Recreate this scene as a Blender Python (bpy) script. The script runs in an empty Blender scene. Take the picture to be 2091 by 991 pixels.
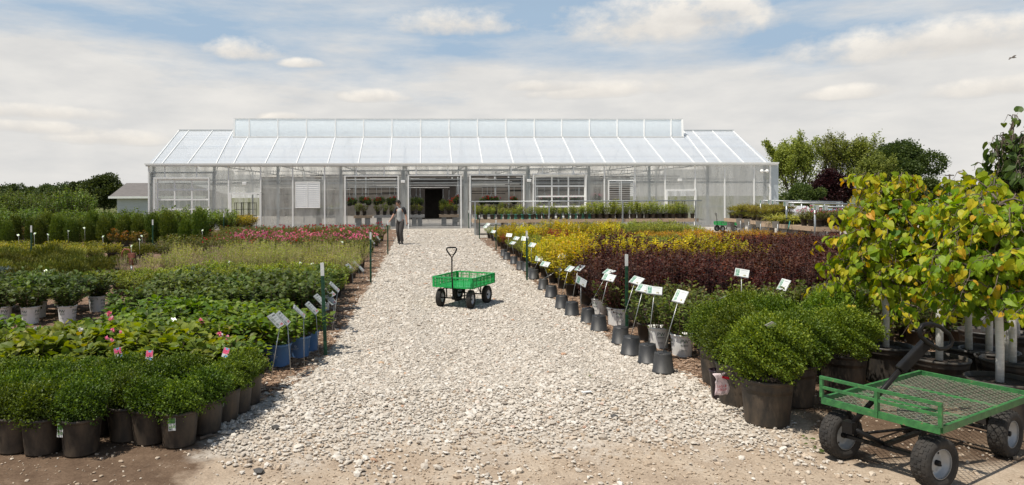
import bpy, math, random
import numpy as np
from mathutils import Vector, Matrix
R = math.radians
random.seed(7); RNG = np.random.default_rng(11)
scene = bpy.context.scene
col = scene.collection

# ------------------------------------------------------------------ camera
FPX, CX, CY, CAMH = 1394.0, 921.0, 401.0, 1.9          # calibrated in the photograph's own pixels (2091 x 991)
PHI, ROLL = R(2.5), 0.0039
cf = np.array([math.sin(PHI), math.cos(PHI), 0.0]); r0 = np.array([math.cos(PHI), -math.sin(PHI), 0.0]); u0 = np.array([0, 0, 1.0])
cu = u0 * math.cos(ROLL) + r0 * math.sin(ROLL); cr = r0 * math.cos(ROLL) - u0 * math.sin(ROLL)
CAM = np.array([0, 0, CAMH])
def ray(x, y): return cf + cr * (x - CX) / FPX - cu * (y - CY) / FPX
def G(x, y, z=0.0):                                     # point at height z seen at a pixel of the photograph
    v = ray(x, y); return Vector(CAM + v * ((z - CAMH) / v[2]))
def PY(x, y, Y):                                        # point at depth Y seen at a pixel
    v = ray(x, y); return Vector(CAM + v * (Y / v[1]))
def proj(p):
    p = np.array(p, float) - CAM; d = p @ cf
    if d < .3: return (-9999, -9999)
    return (CX + FPX * (p @ cr) / d, CY - FPX * (p @ cu) / d)
cam = bpy.data.objects.new('camera', bpy.data.cameras.new('camera')); col.objects.link(cam)
M = Matrix(((cr[0], cu[0], -cf[0], 0), (cr[1], cu[1], -cf[1], 0), (cr[2], cu[2], -cf[2], CAMH), (0, 0, 0, 1)))
cam.matrix_world = M
cam.data.sensor_width = 36; cam.data.lens = 36 * FPX / 2091
cam.data.shift_x = (1045.5 - CX) / 2091; cam.data.shift_y = -(495.5 - CY) / 2091
cam.data.clip_end = 3000; cam.data.clip_start = .1
scene.camera = cam

# ------------------------------------------------------------------ world and sun
SUN_EL = R(65); SUN_DIR = Vector((-.90, -.42, 0)).normalized()      # horizontal direction towards the sun
def build_world():
    w = bpy.data.worlds.new('World'); scene.world = w; w.use_nodes = True
    nt = w.node_tree; N = nt.nodes; L = nt.links; N.clear()
    def n(t, **k):
        o = N.new(t)
        for a, b in k.items(): setattr(o, a, b)
        return o
    def mth(op, a, b=None, c=None, clamp=False):
        o = n('ShaderNodeMath', operation=op, use_clamp=clamp)
        for i, v in enumerate((a, b, c)):
            if v is None: continue
            if isinstance(v, (int, float)): o.inputs[i].default_value = v
            else: L.new(v, o.inputs[i])
        return o.outputs[0]
    def mixc(f, a, b):
        o = n('ShaderNodeMix', data_type='RGBA')
        for s, v in ((o.inputs[0], f), (o.inputs[6], a), (o.inputs[7], b)):
            if isinstance(v, (int, float)): s.default_value = v
            elif isinstance(v, tuple): s.default_value = (*v, 1)
            else: L.new(v, s)
        return o.outputs[2]
    sky = n('ShaderNodeTexSky', sky_type='NISHITA', sun_disc=False)
    sky.sun_elevation = SUN_EL; sky.sun_rotation = math.atan2(SUN_DIR.x, SUN_DIR.y); sky.air_density = 1.0; sky.dust_density = 1.5
    bg1 = n('ShaderNodeBackground'); L.new(sky.outputs[0], bg1.inputs[0]); bg1.inputs[1].default_value = .075
    tc = n('ShaderNodeTexCoord'); sep = n('ShaderNodeSeparateXYZ'); L.new(tc.outputs['Generated'], sep.inputs[0])
    x, y, z = sep.outputs
    az = mth('ARCTAN2', x, y)                                   # compass bearing, 0 = along the path
    el = mth('ARCSINE', mth('MINIMUM', mth('MAXIMUM', z, -1.0), 1.0))
    def noise(sx, sy, scale, detail, rough, off=0.0):
        c = n('ShaderNodeCombineXYZ'); L.new(mth('MULTIPLY', az, sx), c.inputs[0]); L.new(mth('MULTIPLY', el, sy), c.inputs[1]); c.inputs[2].default_value = off
        o = n('ShaderNodeTexNoise'); o.inputs['Scale'].default_value = scale; o.inputs['Detail'].default_value = detail; o.inputs['Roughness'].default_value = rough
        L.new(c.outputs[0], o.inputs['Vector']); return o.outputs['Fac']
    nv = noise(1.0, 4.5, 2.6, 7, .58, 3.1)                      # long thin veil of high cloud
    # veil thickens towards the horizon
    veil = mth('ADD', mth('MULTIPLY', mth('SUBTRACT', nv, .5), 4.6), mth('SUBTRACT', 2.2, mth('MULTIPLY', el, 8.3)), clamp=True)
    n2 = noise(1.0, 3.0, 9.0, 5, .55, 9.0)
    veilcol = mixc(mth('MULTIPLY', mth('SUBTRACT', n2, .32), 2.4, clamp=True), (.69, .688, .68), (.84, .818, .78))
    skycol = mixc(mth('MULTIPLY', el, 5.0, clamp=True), (.62, .615, .605), (.38, .51, .66))
    # cumulus: (px x, px y, half width, half height)
    blobs = [(1365, 50, 165, 52), (1450, 22, 60, 30), (1905, 92, 175, 34), (1990, 72, 95, 26), (495, 108, 62, 22), (930, 52, 110, 28), (1740, 192, 65, 14),
             (2030, 182, 75, 17), (585, 243, 40, 10), (230, 285, 85, 16), (70, 262, 70, 14), (1210, 188, 115, 18), (1100, 178, 60, 12), (60, 232, 120, 14), (620, 132, 42, 10), (765, 200, 55, 14)]
    nb = noise(1.0, 1.6, 16.0, 6, .6, 1.7); nb2 = noise(1.0, 1.5, 42.0, 4, .6, 5.0)
    edge = mth('ADD', mth('MULTIPLY', mth('SUBTRACT', nb, .5), 2.6), mth('MULTIPLY', mth('SUBTRACT', nb2, .5), .9))
    mask = None; shade = None
    for (bx, by, bw, bh) in blobs:
        v = ray(bx, by); a0 = math.atan2(v[0], v[1]); e0 = math.atan2(v[2], math.hypot(v[0], v[1]))
        da = mth('DIVIDE', mth('SUBTRACT', az, a0), bw * 1.3 / FPX); de = mth('DIVIDE', mth('SUBTRACT', el, e0), bh * 1.35 / FPX)
        # flat base: the lower half falls off faster
        low = mth('LESS_THAN', de, 0.0); de2 = mth('MULTIPLY', de, mth('ADD', 1.0, mth('MULTIPLY', low, .9)))
        q = mth('SUBTRACT', 1.0, mth('ADD', mth('MULTIPLY', da, da), mth('MULTIPLY', de2, de2)))
        s = mth('ADD', q, edge)
        sh = mth('ADD', mth('MULTIPLY', de, .42), .62)
        mask = s if mask is None else mth('MAXIMUM', mask, s)
        w8 = mth('ADD', mth('MULTIPLY', q, .9), .75, clamp=True)
        shade = mth('MULTIPLY', sh, w8) if shade is None else mth('ADD', mth('MULTIPLY', shade, mth('SUBTRACT', 1.0, w8)), mth('MULTIPLY', sh, w8))
    cm = mth('MULTIPLY', mth('SUBTRACT', mask, -.15), .95, clamp=True)
    sh2 = mth('ADD', shade, mth('MULTIPLY', mth('SUBTRACT', nb, .5), .9), clamp=True)
    cloudcol = mixc(sh2, (.50, .495, .495), (1.0, .94, .85))
    c = mixc(veil, skycol, veilcol); c = mixc(mth('MULTIPLY', cm, .92), c, cloudcol)
    bg2 = n('ShaderNodeBackground'); L.new(c, bg2.inputs[0]); bg2.inputs[1].default_value = 1.0
    fade = mth('SUBTRACT', .86, mth('MULTIPLY', mth('SUBTRACT', el, .32), 2.2), clamp=True)
    mx = n('ShaderNodeMixShader'); L.new(mth('MAXIMUM', fade, .12), mx.inputs[0])
    L.new(bg1.outputs[0], mx.inputs[1]); L.new(bg2.outputs[0], mx.inputs[2])
    o = n('ShaderNodeOutputWorld'); L.new(mx.outputs[0], o.inputs[0])
build_world()
sd = bpy.data.lights.new('sun', 'SUN'); sd.energy = 4.9; sd.angle = R(.6); sd.color = (1, .94, .84)
sun = bpy.data.objects.new('sun', sd); col.objects.link(sun)
sv = Vector((SUN_DIR.x * math.cos(SUN_EL), SUN_DIR.y * math.cos(SUN_EL), math.sin(SUN_EL)))
sun.rotation_euler = sv.to_track_quat('Z', 'Y').to_euler()
scene.view_settings.view_transform = 'Standard'; scene.view_settings.look = 'None'
scene.view_settings.exposure = 0.0; scene.view_settings.gamma = 1.0; scene.view_settings.use_curve_mapping = False
scene.render.engine = 'CYCLES'
scene.cycles.transparent_max_bounces = 16; scene.cycles.max_bounces = 6; scene.cycles.diffuse_bounces = 3; scene.cycles.glossy_bounces = 3
scene.cycles.sample_clamp_indirect = 6

# ------------------------------------------------------------------ materials
MATS = {}
def newmat(name):
    m = bpy.data.materials.new(name); m.use_nodes = True; MATS[name] = m
    return m, m.node_tree.nodes, m.node_tree.links, m.node_tree.nodes['Principled BSDF']
def setin(b, k, v):
    if k in b.inputs: b.inputs[k].default_value = v
def mat(name, c1, c2=None, scale=8, rough=.6, metal=0, bump=0, detail=4, spec=.5, stretch=(1, 1, 1), bscale=None):
    if name in MATS: return MATS[name]
    m, N, L, b = newmat(name)
    b.inputs['Roughness'].default_value = rough; b.inputs['Metallic'].default_value = metal; setin(b, 'Specular IOR Level', spec)
    if c2 is None: c2 = tuple(v * .82 for v in c1)
    tc = N.new('ShaderNodeTexCoord'); mp = N.new('ShaderNodeMapping'); mp.inputs['Scale'].default_value = stretch
    L.new(tc.outputs['Object'], mp.inputs[0])
    no = N.new('ShaderNodeTexNoise'); no.inputs['Scale'].default_value = scale; no.inputs['Detail'].default_value = detail
    L.new(mp.outputs[0], no.inputs['Vector'])
    rp = N.new('ShaderNodeValToRGB'); rp.color_ramp.elements[0].position = .33; rp.color_ramp.elements[1].position = .67
    rp.color_ramp.elements[0].color = (*c2, 1); rp.color_ramp.elements[1].color = (*c1, 1)
    L.new(no.outputs['Fac'], rp.inputs[0]); L.new(rp.outputs[0], b.inputs['Base Color'])
    if bump:
        n2 = N.new('ShaderNodeTexNoise'); n2.inputs['Scale'].default_value = bscale or scale * 3; n2.inputs['Detail'].default_value = 5
        L.new(mp.outputs[0], n2.inputs['Vector'])
        bp = N.new('ShaderNodeBump'); bp.inputs['Strength'].default_value = bump; bp.inputs['Distance'].default_value = .02
        L.new(n2.outputs['Fac'], bp.inputs['Height']); L.new(bp.outputs[0], b.inputs['Normal'])
    return m
def leafmat(name, cols, rough=.5, transl=.35, tcol=None, spec=.35):
    """cols: list of (pos, rgb); each leaf carries its own 'rnd' value"""
    m, N, L, b = newmat(name)
    at = N.new('ShaderNodeAttribute'); at.attribute_name = 'rnd'
    gn = (1, 1, 1) if 'petal' in name else (1.4, 1.42, 1.1) if 'redbud' in name else (1.75, 1.42, 1.05) if not any(q in name for q in ('golden_n', 'redbud', 'orange', 'barberry', 'blue', 'variegated', 'ninebark', 'plum')) else (1.2, 1.15, 1.0)
    cols = [(p, tuple(min(.75, v * g) for v, g in zip(c, gn))) for p, c in cols]; spec = min(spec, .3); rough = max(rough, .5)
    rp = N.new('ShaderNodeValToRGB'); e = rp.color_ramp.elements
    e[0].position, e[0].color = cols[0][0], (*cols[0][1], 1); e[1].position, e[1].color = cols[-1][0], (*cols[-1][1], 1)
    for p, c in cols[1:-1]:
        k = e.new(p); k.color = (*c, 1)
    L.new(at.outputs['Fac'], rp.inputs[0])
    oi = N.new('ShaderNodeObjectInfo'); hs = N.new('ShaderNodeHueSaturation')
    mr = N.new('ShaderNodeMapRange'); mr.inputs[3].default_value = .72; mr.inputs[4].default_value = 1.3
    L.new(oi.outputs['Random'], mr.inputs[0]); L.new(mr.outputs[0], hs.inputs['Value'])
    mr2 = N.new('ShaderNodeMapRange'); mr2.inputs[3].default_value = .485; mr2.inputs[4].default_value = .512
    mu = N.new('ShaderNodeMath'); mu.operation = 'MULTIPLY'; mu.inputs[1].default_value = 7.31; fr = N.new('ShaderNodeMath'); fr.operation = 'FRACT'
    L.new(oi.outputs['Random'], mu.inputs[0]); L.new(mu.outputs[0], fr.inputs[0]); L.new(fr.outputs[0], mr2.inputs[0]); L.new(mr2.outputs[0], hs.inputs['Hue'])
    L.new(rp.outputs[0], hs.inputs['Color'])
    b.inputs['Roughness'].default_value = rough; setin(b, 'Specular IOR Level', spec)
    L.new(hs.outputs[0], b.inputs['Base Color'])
    tr = N.new('ShaderNodeBsdfTranslucent')
    h2 = N.new('ShaderNodeHueSaturation'); h2.inputs['Saturation'].default_value = 1.15; h2.inputs['Value'].default_value = 1.5; h2.inputs['Hue'].default_value = .49
    L.new(hs.outputs[0], h2.inputs['Color']); L.new(h2.outputs[0], tr.inputs[0])
    mx = N.new('ShaderNodeMixShader'); mx.inputs[0].default_value = transl
    L.new(b.outputs[0], mx.inputs[1]); L.new(tr.outputs[0], mx.inputs[2])
    L.new(mx.outputs[0], N['Material Output'].inputs[0])
    return m

# ------------------------------------------------------------------ object helpers
def tag(o, label=None, cat=None, group=None, kind=None):
    if label: o['label'] = label
    if cat: o['category'] = cat
    if group: o['group'] = group
    if kind: o['kind'] = kind
    return o
def thing(name, label, cat, loc=(0, 0, 0), rz=0, group=None):
    o = bpy.data.objects.new(name, None); col.objects.link(o); o.location = loc; o.rotation_euler = (0, 0, rz); o.empty_display_size = .1
    return tag(o, label, cat, group)
def link(name, me, parent=None, loc=None, rz=None, sc=None):
    o = bpy.data.objects.new(name, me); col.objects.link(o)
    if parent: o.parent = parent
    if loc is not None: o.location = loc
    if rz is not None: o.rotation_euler = (0, 0, rz)
    if sc is not None: o.scale = (sc, sc, sc) if isinstance(sc, (int, float)) else sc
    return o
def npmesh(name, V, Fs, mats, smooth=False, fm=None, attr=None):
    """V (n,3); Fs list of int arrays (each (m,k))"""
    me = bpy.data.meshes.new(name); V = np.asarray(V, np.float32)
    me.vertices.add(len(V)); me.vertices.foreach_set('co', V.ravel())
    loops = np.concatenate([np.asarray(f, np.int32).ravel() for f in Fs]); tot = np.concatenate([np.full(len(f), np.asarray(f).shape[1], np.int32) for f in Fs])
    st = np.concatenate([[0], np.cumsum(tot)[:-1]]).astype(np.int32)
    me.loops.add(len(loops)); me.loops.foreach_set('vertex_index', loops)
    me.polygons.add(len(tot)); me.polygons.foreach_set('loop_start', st)
    try: me.polygons.foreach_set('loop_total', tot)
    except Exception: pass
    if fm is not None: me.polygons.foreach_set('material_index', np.asarray(fm, np.int32))
    me.polygons.foreach_set('use_smooth', np.full(len(tot), smooth, bool))
    for m in (mats if isinstance(mats, (list, tuple)) else [mats]): me.materials.append(m)
    if attr is not None:
        a = me.attributes.new('rnd', 'FLOAT', 'FACE'); a.data.foreach_set('value', np.asarray(attr, np.float32))
    me.update(calc_edges=True); me.validate()
    return me
class MB:
    def __init__(s): s.v = []; s.f = []; s.m = []; s.sm = []
    def add(s, vs, fs, mi=0, sm=False):
        o = len(s.v); s.v += [tuple(v) for v in vs]; s.f += [tuple(i + o for i in f) for f in fs]; s.m += [mi] * len(fs); s.sm += [sm] * len(fs); return s
    def box(s, x0, x1, y0, y1, z0, z1, mi=0, T=None):
        vs = [Vector((x, y, z)) for z in (z0, z1) for y in (y0, y1) for x in (x0, x1)]
        if T is not None: vs = [T @ v for v in vs]
        return s.add(vs, [(0, 2, 3, 1), (4, 5, 7, 6), (0, 1, 5, 4), (2, 6, 7, 3), (0, 4, 6, 2), (1, 3, 7, 5)], mi)
    def beam(s, p0, p1, w, h, up=(0, 0, 1), mi=0):
        p0 = Vector(p0); p1 = Vector(p1); d = (p1 - p0).normalized(); a = d.cross(Vector(up))
        if a.length < 1e-4: a = d.cross(Vector((1, 0, 0)))
        a.normalize(); b = a.cross(d).normalized(); a *= w / 2; b *= h / 2
        vs = [p + i * a + j * b for p in (p0, p1) for (i, j) in ((-1, -1), (1, -1), (1, 1), (-1, 1))]
        return s.add(vs, [(0, 1, 2, 3), (7, 6, 5, 4), (0, 4, 5, 1), (1, 5, 6, 2), (2, 6, 7, 3), (3, 7, 4, 0)], mi)
    def tube(s, pts, rad, n=8, mi=0, closed=False, cap=True, sm=True):
        pts = [Vector(p) for p in pts]; k = len(pts); rad = [rad] * k if isinstance(rad, (int, float)) else rad
        vs = []; up = None
        for i, p in enumerate(pts):
            if closed: d = pts[(i + 1) % k] - pts[i - 1]
            else: d = pts[min(i + 1, k - 1)] - pts[max(i - 1, 0)]
            d.normalize()
            if up is None: up = Vector((0, 0, 1)) if abs(d.z) < .9 else Vector((1, 0, 0))
            a = d.cross(up).normalized(); b = a.cross(d).normalized(); up = b
            for j in range(n):
                t = 2 * math.pi * j / n; vs.append(p + (a * math.cos(t) + b * math.sin(t)) * rad[i])
        fs = []
        for i in range(k if closed else k - 1):
            for j in range(n):
                i2 = (i + 1) % k; fs.append((i * n + j, i * n + (j + 1) % n, i2 * n + (j + 1) % n, i2 * n + j))
        if cap and not closed: fs += [tuple(range(n))[::-1], tuple((k - 1) * n + j for j in range(n))]
        return s.add(vs, fs, mi, sm)
    def lathe(s, prof, n=24, mi=0, T=None, sm=True):
        vs = []; fs = []
        for (r, z) in prof:
            for j in range(n):
                t = 2 * math.pi * j / n; v = Vector((r * math.cos(t), r * math.sin(t), z)); vs.append(T @ v if T is not None else v)
        for i in range(len(prof) - 1):
            for j in range(n): fs.append((i * n + j, i * n + (j + 1) % n, (i + 1) * n + (j + 1) % n, (i + 1) * n + j))
        return s.add(vs, fs, mi, sm)
    def ell(s, c, r, nu=12, nv=8, mi=0, T=None):
        c = Vector(c); r = (r, r, r) if isinstance(r, (int, float)) else r; vs = []; fs = []
        for i in range(nv + 1):
            ph = math.pi * i / nv
            for j in range(nu):
                t = 2 * math.pi * j / nu; v = Vector((r[0] * math.sin(ph) * math.cos(t), r[1] * math.sin(ph) * math.sin(t), r[2] * math.cos(ph)))
                vs.append(c + (T @ v if T is not None else v))
        for i in range(nv):
            for j in range(nu): fs.append((i * nu + j, (i + 1) * nu + j, (i + 1) * nu + (j + 1) % nu, i * nu + (j + 1) % nu))
        return s.add(vs, fs, mi, True)
    def mesh(s, name, mats):
        me = bpy.data.meshes.new(name); me.from_pydata([tuple(v) for v in s.v], [], s.f)
        for m in (mats if isinstance(mats, (list, tuple)) else [mats]): me.materials.append(m)
        me.polygons.foreach_set('material_index', s.m); me.polygons.foreach_set('use_smooth', s.sm); me.update(); return me
    def obj(s, name, mats, parent=None, loc=None, rz=None): return link(name, s.mesh(name, mats), parent, loc, rz)
def bevel(o, w=.01, seg=2):
    b = o.modifiers.new('bevel', 'BEVEL'); b.width = w; b.segments = seg; b.limit_method = 'ANGLE'; return o
def words(n):
    w = ['zeroth', 'first', 'second', 'third', 'fourth', 'fifth', 'sixth', 'seventh', 'eighth', 'ninth', 'tenth', 'eleventh', 'twelfth', 'thirteenth', 'fourteenth', 'fifteenth', 'sixteenth', 'seventeenth', 'eighteenth', 'nineteenth', 'twentieth']
    return w[n] if n <= 20 else f'{n}{"st" if n % 10 == 1 else "nd" if n % 10 == 2 else "rd" if n % 10 == 3 else "th"}'
# ------------------------------------------------------------------ shared materials
galv = mat('galvanised_steel', (.42, .44, .45), (.33, .35, .36), 6, .45, .6)
white_alu = mat('white_aluminium', (.90, .90, .88), (.84, .84, .82), 3, .4)
pale_steel = mat('pale_blue_steel', (.52, .57, .60), (.46, .51, .54), 3, .45, .2)
concrete = mat('concrete', (.42, .40, .37), (.33, .31, .29), 5, .9, bump=.3)
block_m = mat('cinder_block', (.40, .38, .35), (.28, .27, .25), 9, .95, bump=.5)
wood_m = mat('weathered_board', (.52, .39, .27), (.40, .29, .20), 3, .8, bump=.3, stretch=(1, 12, 12))
blackplastic = mat('black_plastic', (.018, .018, .019), (.028, .026, .025), 7, .5, bump=.15, spec=.3)
dark_int = mat('dark_interior', (.03, .028, .026), rough=.9)
soil_m = mat('potting_soil', (.045, .028, .018), (.02, .013, .009), 60, .95, bump=1.0)
bark_m = mat('bark', (.16, .125, .095), (.09, .07, .055), 14, .9, bump=.6, stretch=(1, 1, .3))
twig_m = mat('twig_bark', (.20, .12, .08), (.10, .06, .045), 30, .85)
cane_m = mat('pale_cane', (.62, .46, .33), (.40, .27, .19), 20, .8)
rubber = mat('tyre_rubber', (.030, .029, .028), (.055, .049, .043), 12, .85, bump=.4, spec=.25)
black_paint = mat('black_paint', (.009, .009, .010), (.016, .015, .014), 12, .45, bump=.1, spec=.15)
def potmat(name, c1, c2, dust, amt):
    m, N, L, b = newmat(name)
    tc = N.new('ShaderNodeTexCoord'); no = N.new('ShaderNodeTexNoise'); no.inputs['Scale'].default_value = 9; no.inputs['Detail'].default_value = 7; no.inputs['Roughness'].default_value = .65
    mp = N.new('ShaderNodeMapping'); mp.inputs['Scale'].default_value = (1, 1, .45)
    oi = N.new('ShaderNodeObjectInfo'); ad = N.new('ShaderNodeVectorMath'); ad.operation = 'ADD'
    L.new(tc.outputs['Object'], ad.inputs[0]); L.new(oi.outputs['Location'], ad.inputs[1]); L.new(ad.outputs[0], mp.inputs[0]); L.new(mp.outputs[0], no.inputs['Vector'])
    rp = N.new('ShaderNodeValToRGB'); rp.color_ramp.elements[0].position = .42; rp.color_ramp.elements[1].position = .72
    rp.color_ramp.elements[0].color = (0, 0, 0, 1); rp.color_ramp.elements[1].color = (amt, amt, amt, 1); L.new(no.outputs['Fac'], rp.inputs[0])
    mx = N.new('ShaderNodeMix'); mx.data_type = 'RGBA'; mx.inputs[6].default_value = (*c1, 1); mx.inputs[7].default_value = (*dust, 1)
    L.new(rp.outputs[0], mx.inputs[0]); L.new(mx.outputs[2], b.inputs['Base Color'])
    r2 = N.new('ShaderNodeMapRange'); r2.inputs[3].default_value = .5; r2.inputs[4].default_value = .85; L.new(rp.outputs[0], r2.inputs[0]); L.new(r2.outputs[0], b.inputs['Roughness'])
    bp = N.new('ShaderNodeBump'); bp.inputs['Strength'].default_value = .2; bp.inputs['Distance'].default_value = .01; L.new(no.outputs['Fac'], bp.inputs['Height']); L.new(bp.outputs[0], b.inputs['Normal'])
    return m
pot_black = potmat('dusty_black_pot', (.028, .027, .026), None, (.13, .10, .07), .55)
pot_dusty = potmat('muddy_black_pot', (.026, .022, .018), None, (.14, .10, .065), .7)
pot_white = potmat('white_pot', (.74, .74, .72), None, (.45, .38, .30), .45)
pot_blue = potmat('blue_pot', (.085, .20, .43), None, (.30, .28, .26), .22)
pot_teal = potmat('teal_pot', (.10, .46, .44), None, (.3, .3, .26), .2)

def groundmat(name, build):
    m, N, L, b = newmat(name); tc = N.new('ShaderNodeTexCoord'); P = tc.outputs['Object']
    def noise(scale, det=5, rough=.6, stretch=None):
        o = N.new('ShaderNodeTexNoise'); o.inputs['Scale'].default_value = scale; o.inputs['Detail'].default_value = det; o.inputs['Roughness'].default_value = rough
        if stretch: q = N.new('ShaderNodeMapping'); q.inputs['Scale'].default_value = stretch; L.new(P, q.inputs[0]); L.new(q.outputs[0], o.inputs['Vector'])
        else: L.new(P, o.inputs['Vector'])
        return o.outputs['Fac']
    def vor(scale, out='Distance', stretch=None, feat='F1'):
        o = N.new('ShaderNodeTexVoronoi'); o.inputs['Scale'].default_value = scale; o.feature = feat
        q = N.new('ShaderNodeMapping'); q.inputs['Scale'].default_value = stretch or (1, 1, 1); L.new(P, q.inputs[0]); L.new(q.outputs[0], o.inputs['Vector'])
        return o.outputs[out]
    def ramp(f, pts):
        o = N.new('ShaderNodeValToRGB'); e = o.color_ramp.elements
        e[0].position, e[0].color = pts[0][0], (*pts[0][1], 1); e[1].position, e[1].color = pts[-1][0], (*pts[-1][1], 1)
        for p, c in pts[1:-1]: k = e.new(p); k.color = (*c, 1)
        L.new(f, o.inputs[0]); return o.outputs[0]
    def mix(f, a, c, mode='MIX'):
        o = N.new('ShaderNodeMix'); o.data_type = 'RGBA'; o.blend_type = mode
        for s, v in ((o.inputs[0], f), (o.inputs[6], a), (o.inputs[7], c)):
            if isinstance(v, (int, float)): s.default_value = v
            elif isinstance(v, tuple): s.default_value = (*v, 1)
            else: L.new(v, s)
        return o.outputs[2]
    def bump(h, st, dist):
        o = N.new('ShaderNodeBump'); o.inputs['Strength'].default_value = st; o.inputs['Distance'].default_value = dist; L.new(h, o.inputs['Height']); L.new(o.outputs[0], b.inputs['Normal'])
    b.inputs['Roughness'].default_value = .95; setin(b, 'Specular IOR Level', .15)
    c = build(noise, vor, ramp, mix, bump, P); L.new(c, b.inputs['Base Color']); return m
def damp_mask(noise, P):
    nt = bpy.data.materials['dry_dirt'].node_tree; N, L = nt.nodes, nt.links
    def m(op, a, b=0.0, clamp=False):
        o = N.new('ShaderNodeMath'); o.operation = op; o.use_clamp = clamp
        for i, v in enumerate((a, b)):
            if isinstance(v, (int, float)): o.inputs[i].default_value = v
            else: L.new(v, o.inputs[i])
        return o.outputs[0]
    sp = N.new('ShaderNodeSeparateXYZ'); L.new(P, sp.inputs[0]); x, y = sp.outputs[0], sp.outputs[1]; n = m('SUBTRACT', noise(2.2, 6, .6), .5)
    left = m('MULTIPLY', m('SUBTRACT', m('ADD', -1.42, m('MULTIPLY', n, 1.6)), x), 3.5, True)
    right = m('MULTIPLY', m('MULTIPLY', m('SUBTRACT', x, m('ADD', 3.05, m('MULTIPLY', n, 1.8))), 3.0, True), m('MULTIPLY', m('SUBTRACT', y, m('ADD', 4.55, m('MULTIPLY', n, 1.5))), 3.0, True))
    n2 = m('SUBTRACT', noise(1.7, 7, .65), .5)
    g = m('MULTIPLY', m('MULTIPLY', m('SUBTRACT', m('ADD', y, m('MULTIPLY', n2, 2.6)), 4.75), 1.1, True), m('MULTIPLY', m('SUBTRACT', m('ADD', x, m('MULTIPLY', n2, .6)), -1.75), 6.0, True))
    return m('MAXIMUM', left, right), m('MULTIPLY', g, m('MULTIPLY', m('SUBTRACT', 3.1, m('ADD', x, m('MULTIPLY', n2, .6))), 5.0, True))
def g_gravel(noise, vor, ramp, mix, bump, P):
    v = vor(38, 'Color'); bw = ramp(v, [(0.0, (.38, .34, .29)), (.35, (.53, .485, .42)), (.8, (.63, .58, .51)), (1, (.70, .66, .60))])
    d = vor(38); g = ramp(d, [(0, (1, 1, 1)), (.55, (1, 1, 1)), (.95, (.45, .42, .39))])
    c = mix(1.0, bw, g, 'MULTIPLY'); big = ramp(noise(.7, 4), [(.35, (.80, .78, .75)), (.65, (1, 1, 1))]); c = mix(1.0, c, big, 'MULTIPLY')
    bump(ramp(d, [(0, (1, 1, 1)), (1, (0, 0, 0))]), .9, .03); return c
def g_dirt(noise, vor, ramp, mix, bump, P):
    a = ramp(noise(3.0, 8, .65), [(.3, (.35, .27, .20)), (.5, (.45, .36, .27)), (.7, (.53, .44, .34))])
    f = ramp(noise(55, 5, .75), [(.3, (.66, .65, .64)), (.7, (1.15, 1.15, 1.15))]); c = mix(1.0, a, f, 'MULTIPLY')
    dampc = mix(1.0, ramp(noise(5.0, 8, .65), [(.3, (.105, .068, .045)), (.55, (.165, .112, .075)), (.75, (.24, .17, .12))]), f, 'MULTIPLY')
    dm, gm = damp_mask(noise, P); c = mix(dm, c, dampc)
    gv = mix(1.0, ramp(vor(38, 'Color'), [(0.0, (.38, .34, .29)), (.35, (.53, .485, .42)), (.8, (.63, .58, .51)), (1, (.70, .66, .60))]), ramp(vor(38), [(0, (1, 1, 1)), (.55, (1, 1, 1)), (.95, (.45, .42, .39))]), 'MULTIPLY')
    c = mix(gm, c, gv); bump(noise(26, 10, .72), .55, .03); return c
def g_damp(noise, vor, ramp, mix, bump, P):
    a = ramp(noise(4.0, 8, .65), [(.3, (.095, .062, .042)), (.55, (.15, .10, .068)), (.75, (.22, .155, .11))])
    f = ramp(noise(70, 4, .7), [(.3, (.7, .7, .7)), (.7, (1.15, 1.15, 1.15))]); c = mix(1.0, a, f, 'MULTIPLY')
    bump(noise(12, 9, .72), .9, .05); return c
def g_mulch(noise, vor, ramp, mix, bump, P):
    v = vor(26, 'Color', (1, 2.6, 1)); c = ramp(v, [(0, (.10, .06, .04)), (.4, (.27, .175, .12)), (.75, (.40, .28, .20)), (1, (.52, .40, .31))])
    c = mix(1.0, c, ramp(noise(1.1, 4), [(.3, (.62, .6, .58)), (.7, (1, 1, 1))]), 'MULTIPLY'); bump(vor(26, 'Distance', (1, 2.6, 1)), .9, .03); return c
def g_field(noise, vor, ramp, mix, bump, P):
    a = ramp(noise(.15, 6), [(.35, (.10, .12, .04)), (.6, (.16, .16, .07)), (.8, (.24, .20, .12))])
    bump(noise(6, 6), .6, .05); return a
M_gravel = groundmat('gravel_ground', g_gravel); M_dirt = groundmat('dry_dirt', g_dirt); M_damp = groundmat('damp_dirt', g_damp)
M_mulch = groundmat('wood_mulch', g_mulch); M_field = groundmat('field', g_field)

# ------------------------------------------------------------------ ground sheets
def sheet(name, pts, z, m, kind='structure'):
    me = bpy.data.meshes.new(name); me.from_pydata([(x, y, z) for x, y in pts], [], [tuple(range(len(pts)))]); me.materials.append(m); me.update()
    return tag(link(name, me), kind=kind)
def jag(p0, p1, n, a):
    rs = random.Random(int(abs(p0[0] * 97 + p0[1] * 31))); out = []
    for i in range(n):
        t = i / n; x = p0[0] + (p1[0] - p0[0]) * t; y = p0[1] + (p1[1] - p0[1]) * t
        out.append((x + rs.uniform(-a, a), y + rs.uniform(-a, a)))
    return out
sheet('ground', [(-900, -60), (900, -60), (900, 1500), (-900, 1500)], 0, M_field)
sheet('dirt_ground', [(-14, -3), (14, -3), (16, 40), (-30, 40)], .004, M_dirt)
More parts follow.
